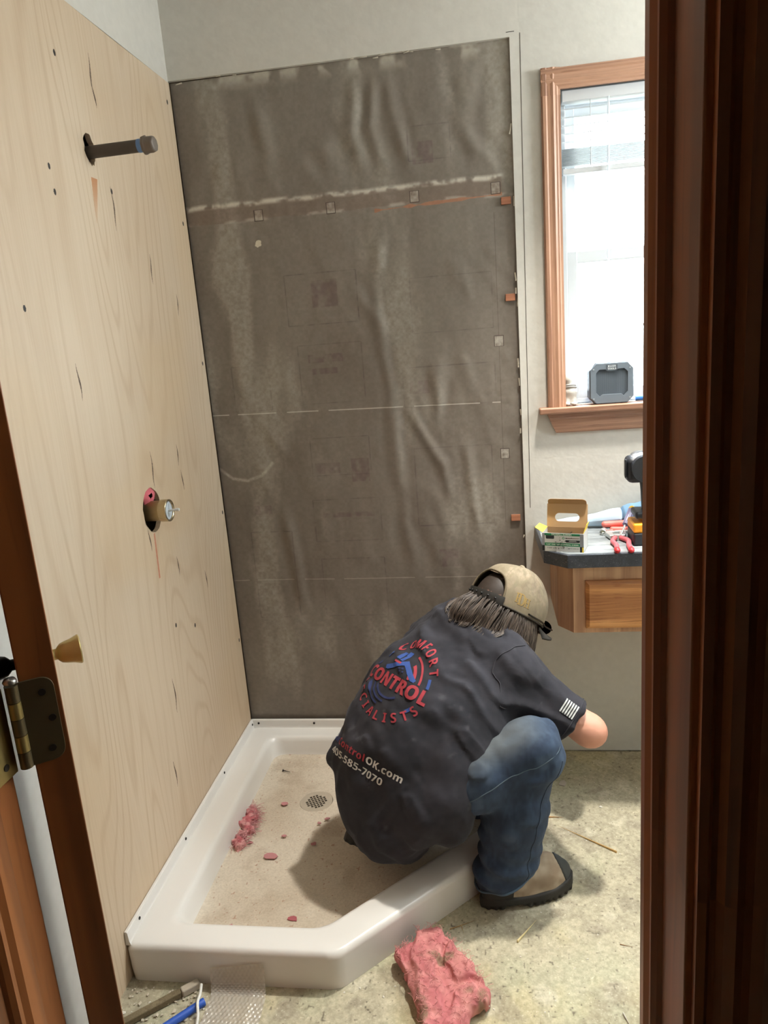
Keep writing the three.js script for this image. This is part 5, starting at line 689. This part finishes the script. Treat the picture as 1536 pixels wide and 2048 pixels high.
    const T = canvasTex(2048, 512, (x, w, h) => {
      x.fillStyle = '#7c705b'; x.fillRect(0, 0, w, h);
      for (let i = 0; i < 900; i++) { x.globalAlpha = rr(.02, .09); x.fillStyle = ['#5f523f', '#a89b84', '#4d4233', '#7d705b'][Math.floor(rr(0, 4))]; x.beginPath(); x.ellipse(rr(0, w), rr(0, h), rr(6, 70), rr(6, 40), rr(0, 3), 0, 7); x.fill(); }
      x.globalAlpha = .5; x.fillStyle = '#55493a'; for (let i = 0; i < 130; i++) { x.globalAlpha = .09; x.beginPath(); x.ellipse(rr(1480, 2048), rr(40, 480), rr(12, 80), rr(8, 44), rr(0, 3), 0, 7); x.fill(); } x.fillStyle = '#b4a68c'; for (let i = 0; i < 90; i++) { x.globalAlpha = .10; x.beginPath(); x.ellipse(rr(1150, 1700), rr(60, 380), rr(10, 60), rr(8, 30), rr(0, 3), 0, 7); x.fill(); }
      x.globalAlpha = .6; x.strokeStyle = '#6b5f4c'; x.lineWidth = 5; for (let k = 0; k < 6; k++) { x.beginPath(); x.moveTo((k + .5) / 6 * w, 0); x.lineTo((k + .5) / 6 * w, h); x.stroke(); } x.globalAlpha = 1;
      x.save(); x.translate(w * 0.672, h - 92); x.scale(.74, .95); x.textAlign = 'center'; x.textBaseline = 'middle'; for (const [col, o] of [['#3d362b', 4], ['#8d7442', 0]]) { x.fillStyle = col; x.font = 'bold 128px serif'; x.fillText('D', 22 + o, 0 + o); x.font = 'bold 106px serif'; x.fillText('R', -22 + o, -4 + o); x.font = 'bold 96px serif'; x.fillText('H', 92 + o, 8 + o); } x.restore();
    });
    const pos = [], uv = [], ind = [];
    for (let j = 0; j <= nP; j++) for (let i = 0; i <= nT; i++) { const th = i / nT * Math.PI * 2, ph = j / nP * Math.PI / 2 * .995, p = surf(th, ph); pos.push(p.x, p.y, p.z); uv.push(1 - i / nT, j / nP); }
    for (let j = 0; j < nP; j++) for (let i = 0; i < nT; i++) { const th = (i + .5) / nT * Math.PI * 2 - Math.PI, ph = (j + .5) / nP; const open = Math.pow(Math.abs(th) / .66, 2.6) + Math.pow(Math.max(0, ph - .06) / .42, 2.6) < 1; if (open) continue; const a = j * (nT + 1) + i; ind.push(a, a + nT + 1, a + 1, a + 1, a + nT + 1, a + nT + 2); }
    const g = new THREE.BufferGeometry(); g.setAttribute('position', new THREE.Float32BufferAttribute(pos, 3)); g.setAttribute('uv', new THREE.Float32BufferAttribute(uv, 2)); g.setIndex(ind); g.computeVertexNormals();
    mesh('crown', g, new THREE.MeshStandardMaterial({ map: T, roughness: .9, side: THREE.DoubleSide }), c);
    const band = (t0, t1, ph, r, m, name, off = .001) => { const q = []; for (let i = 0; i <= 30; i++) q.push(surf(lerp(t0, t1, i / 30), ph, off)); return mesh(name, tube(q, r, 60, 6), m, c); };
    { const q = []; for (let i = 0; i <= 26; i++) { const t = i / 26 * Math.PI, cs = Math.cos(t); q.push(surf(Math.PI + .67 * Math.sign(cs) * Math.pow(Math.abs(cs), 2 / 2.6), (.06 + .43 * Math.pow(Math.sin(t), 2 / 2.6)) * Math.PI / 2, .0012)); } mesh('opening_piping', tube(q, .0028, 60, 6), mat(0x6a5e4a, .9), c); }
    band(Math.PI + .66, Math.PI * 3 - .66, 0, .0026, mat(0x3a342b, .9), 'edge_piping');
    { const q = [], ip = [], rows = 2; for (let i = 0; i <= 24; i++) { const th = Math.PI + lerp(-.72, .78, i / 24); for (const [ph, off] of [[-.02, .004], [.17, .005], [.17, .001], [-.02, 0]]) { const p = surf(th, ph, off); q.push(p.x, p.y, p.z); } } for (let i = 0; i < 24; i++) for (let k = 0; k < 4; k++) { const a = i * 4 + k, b = i * 4 + (k + 1) % 4; ip.push(a, b, a + 4, b, b + 4, a + 4); } const gg = new THREE.BufferGeometry(); gg.setAttribute('position', new THREE.Float32BufferAttribute(q, 3)); gg.setIndex(ip); gg.computeVertexNormals(); const s = mesh('snap_strap', gg, mat(0x2b2a28, .55), c); for (let i = 0; i < 6; i++) { const p = surf(Math.PI - .5 + i * .2, .075, .0065); mesh('snap', new THREE.SphereGeometry(.0028, 10, 8).translate(p.x, p.y, p.z), mat(0x1c1b1a, .5), s); } }
    { const p = surf(0, Math.PI / 2 * .99, .002); mesh('button', new THREE.SphereGeometry(.0075, 16, 10).scale(1, .6, 1).applyQuaternion(new THREE.Quaternion().setFromUnitVectors(V(0, 1, 0), V(...UH))).translate(p.x, p.y, p.z), mat(0x8d7f69, .9), c); }
    // brim
    { const q = [], id = [], n = 30, m = 8; for (let s = 0; s < 2; s++) for (let j = 0; j <= m; j++) for (let i = 0; i <= n; i++) { const t = lerp(-1.15, 1.15, i / n), e = j / m, base = surf(t, 0.0, -.002), len = .070 * Math.pow(Math.cos(t * 1.2), .55) * e, curve = -.020 * Math.pow(Math.sin(t), 2) * e - .008 * e; const P = mad([base.x, base.y, base.z], FH, len, UH, curve - .006 - (s ? .0035 : 0)); q.push(...P); } const st = (m + 1) * (n + 1); for (let s = 0; s < 2; s++) for (let j = 0; j < m; j++) for (let i = 0; i < n; i++) { const a = s * st + j * (n + 1) + i; s ? id.push(a, a + n + 1, a + 1, a + 1, a + n + 1, a + n + 2) : id.push(a, a + 1, a + n + 1, a + 1, a + n + 2, a + n + 1); } for (let i = 0; i < n; i++) { const a = m * (n + 1) + i; id.push(a, a + 1, a + st, a + 1, a + st + 1, a + st); } const gg = new THREE.BufferGeometry(); gg.setAttribute('position', new THREE.Float32BufferAttribute(q, 3)); gg.setIndex(id); gg.computeVertexNormals(); mesh('brim', gg, mat(0x35332f, .85, { side: THREE.DoubleSide }), c); }
    // sunglasses parked over the brim
    const sg = new THREE.Group(); sg.name = 'sunglasses'; sg.userData.label = 'dark sunglasses worn over the brim'; person.add(sg); const bl = mat(0x121214, .25);
    for (const s of [-1, 1]) { mesh('temple', tube([surf(s * 1.75, .06, .004), surf(s * 1.2, .05, .005), surf(s * .75, .03, .006), V(...mad(O, FH, .125, RH, s * .066, UH, -.012))], .0024, 20, 6), bl, sg); mesh('lens', new THREE.SphereGeometry(1, 20, 14).scale(.029, .019, .004).applyMatrix4(new THREE.Matrix4().makeBasis(V(...RH), V(...UH), V(...FH))).translate(...mad(O, FH, .126, RH, s * .034, UH, -.012)), bl, sg); }
    mesh('bridge', tube([V(...mad(O, FH, .127, RH, -.012, UH, -.008)), V(...mad(O, FH, .129, UH, -.005)), V(...mad(O, FH, .127, RH, .012, UH, -.008))], .002, 8, 6), bl, sg);
  }
}
renderer.render(scene, camera);
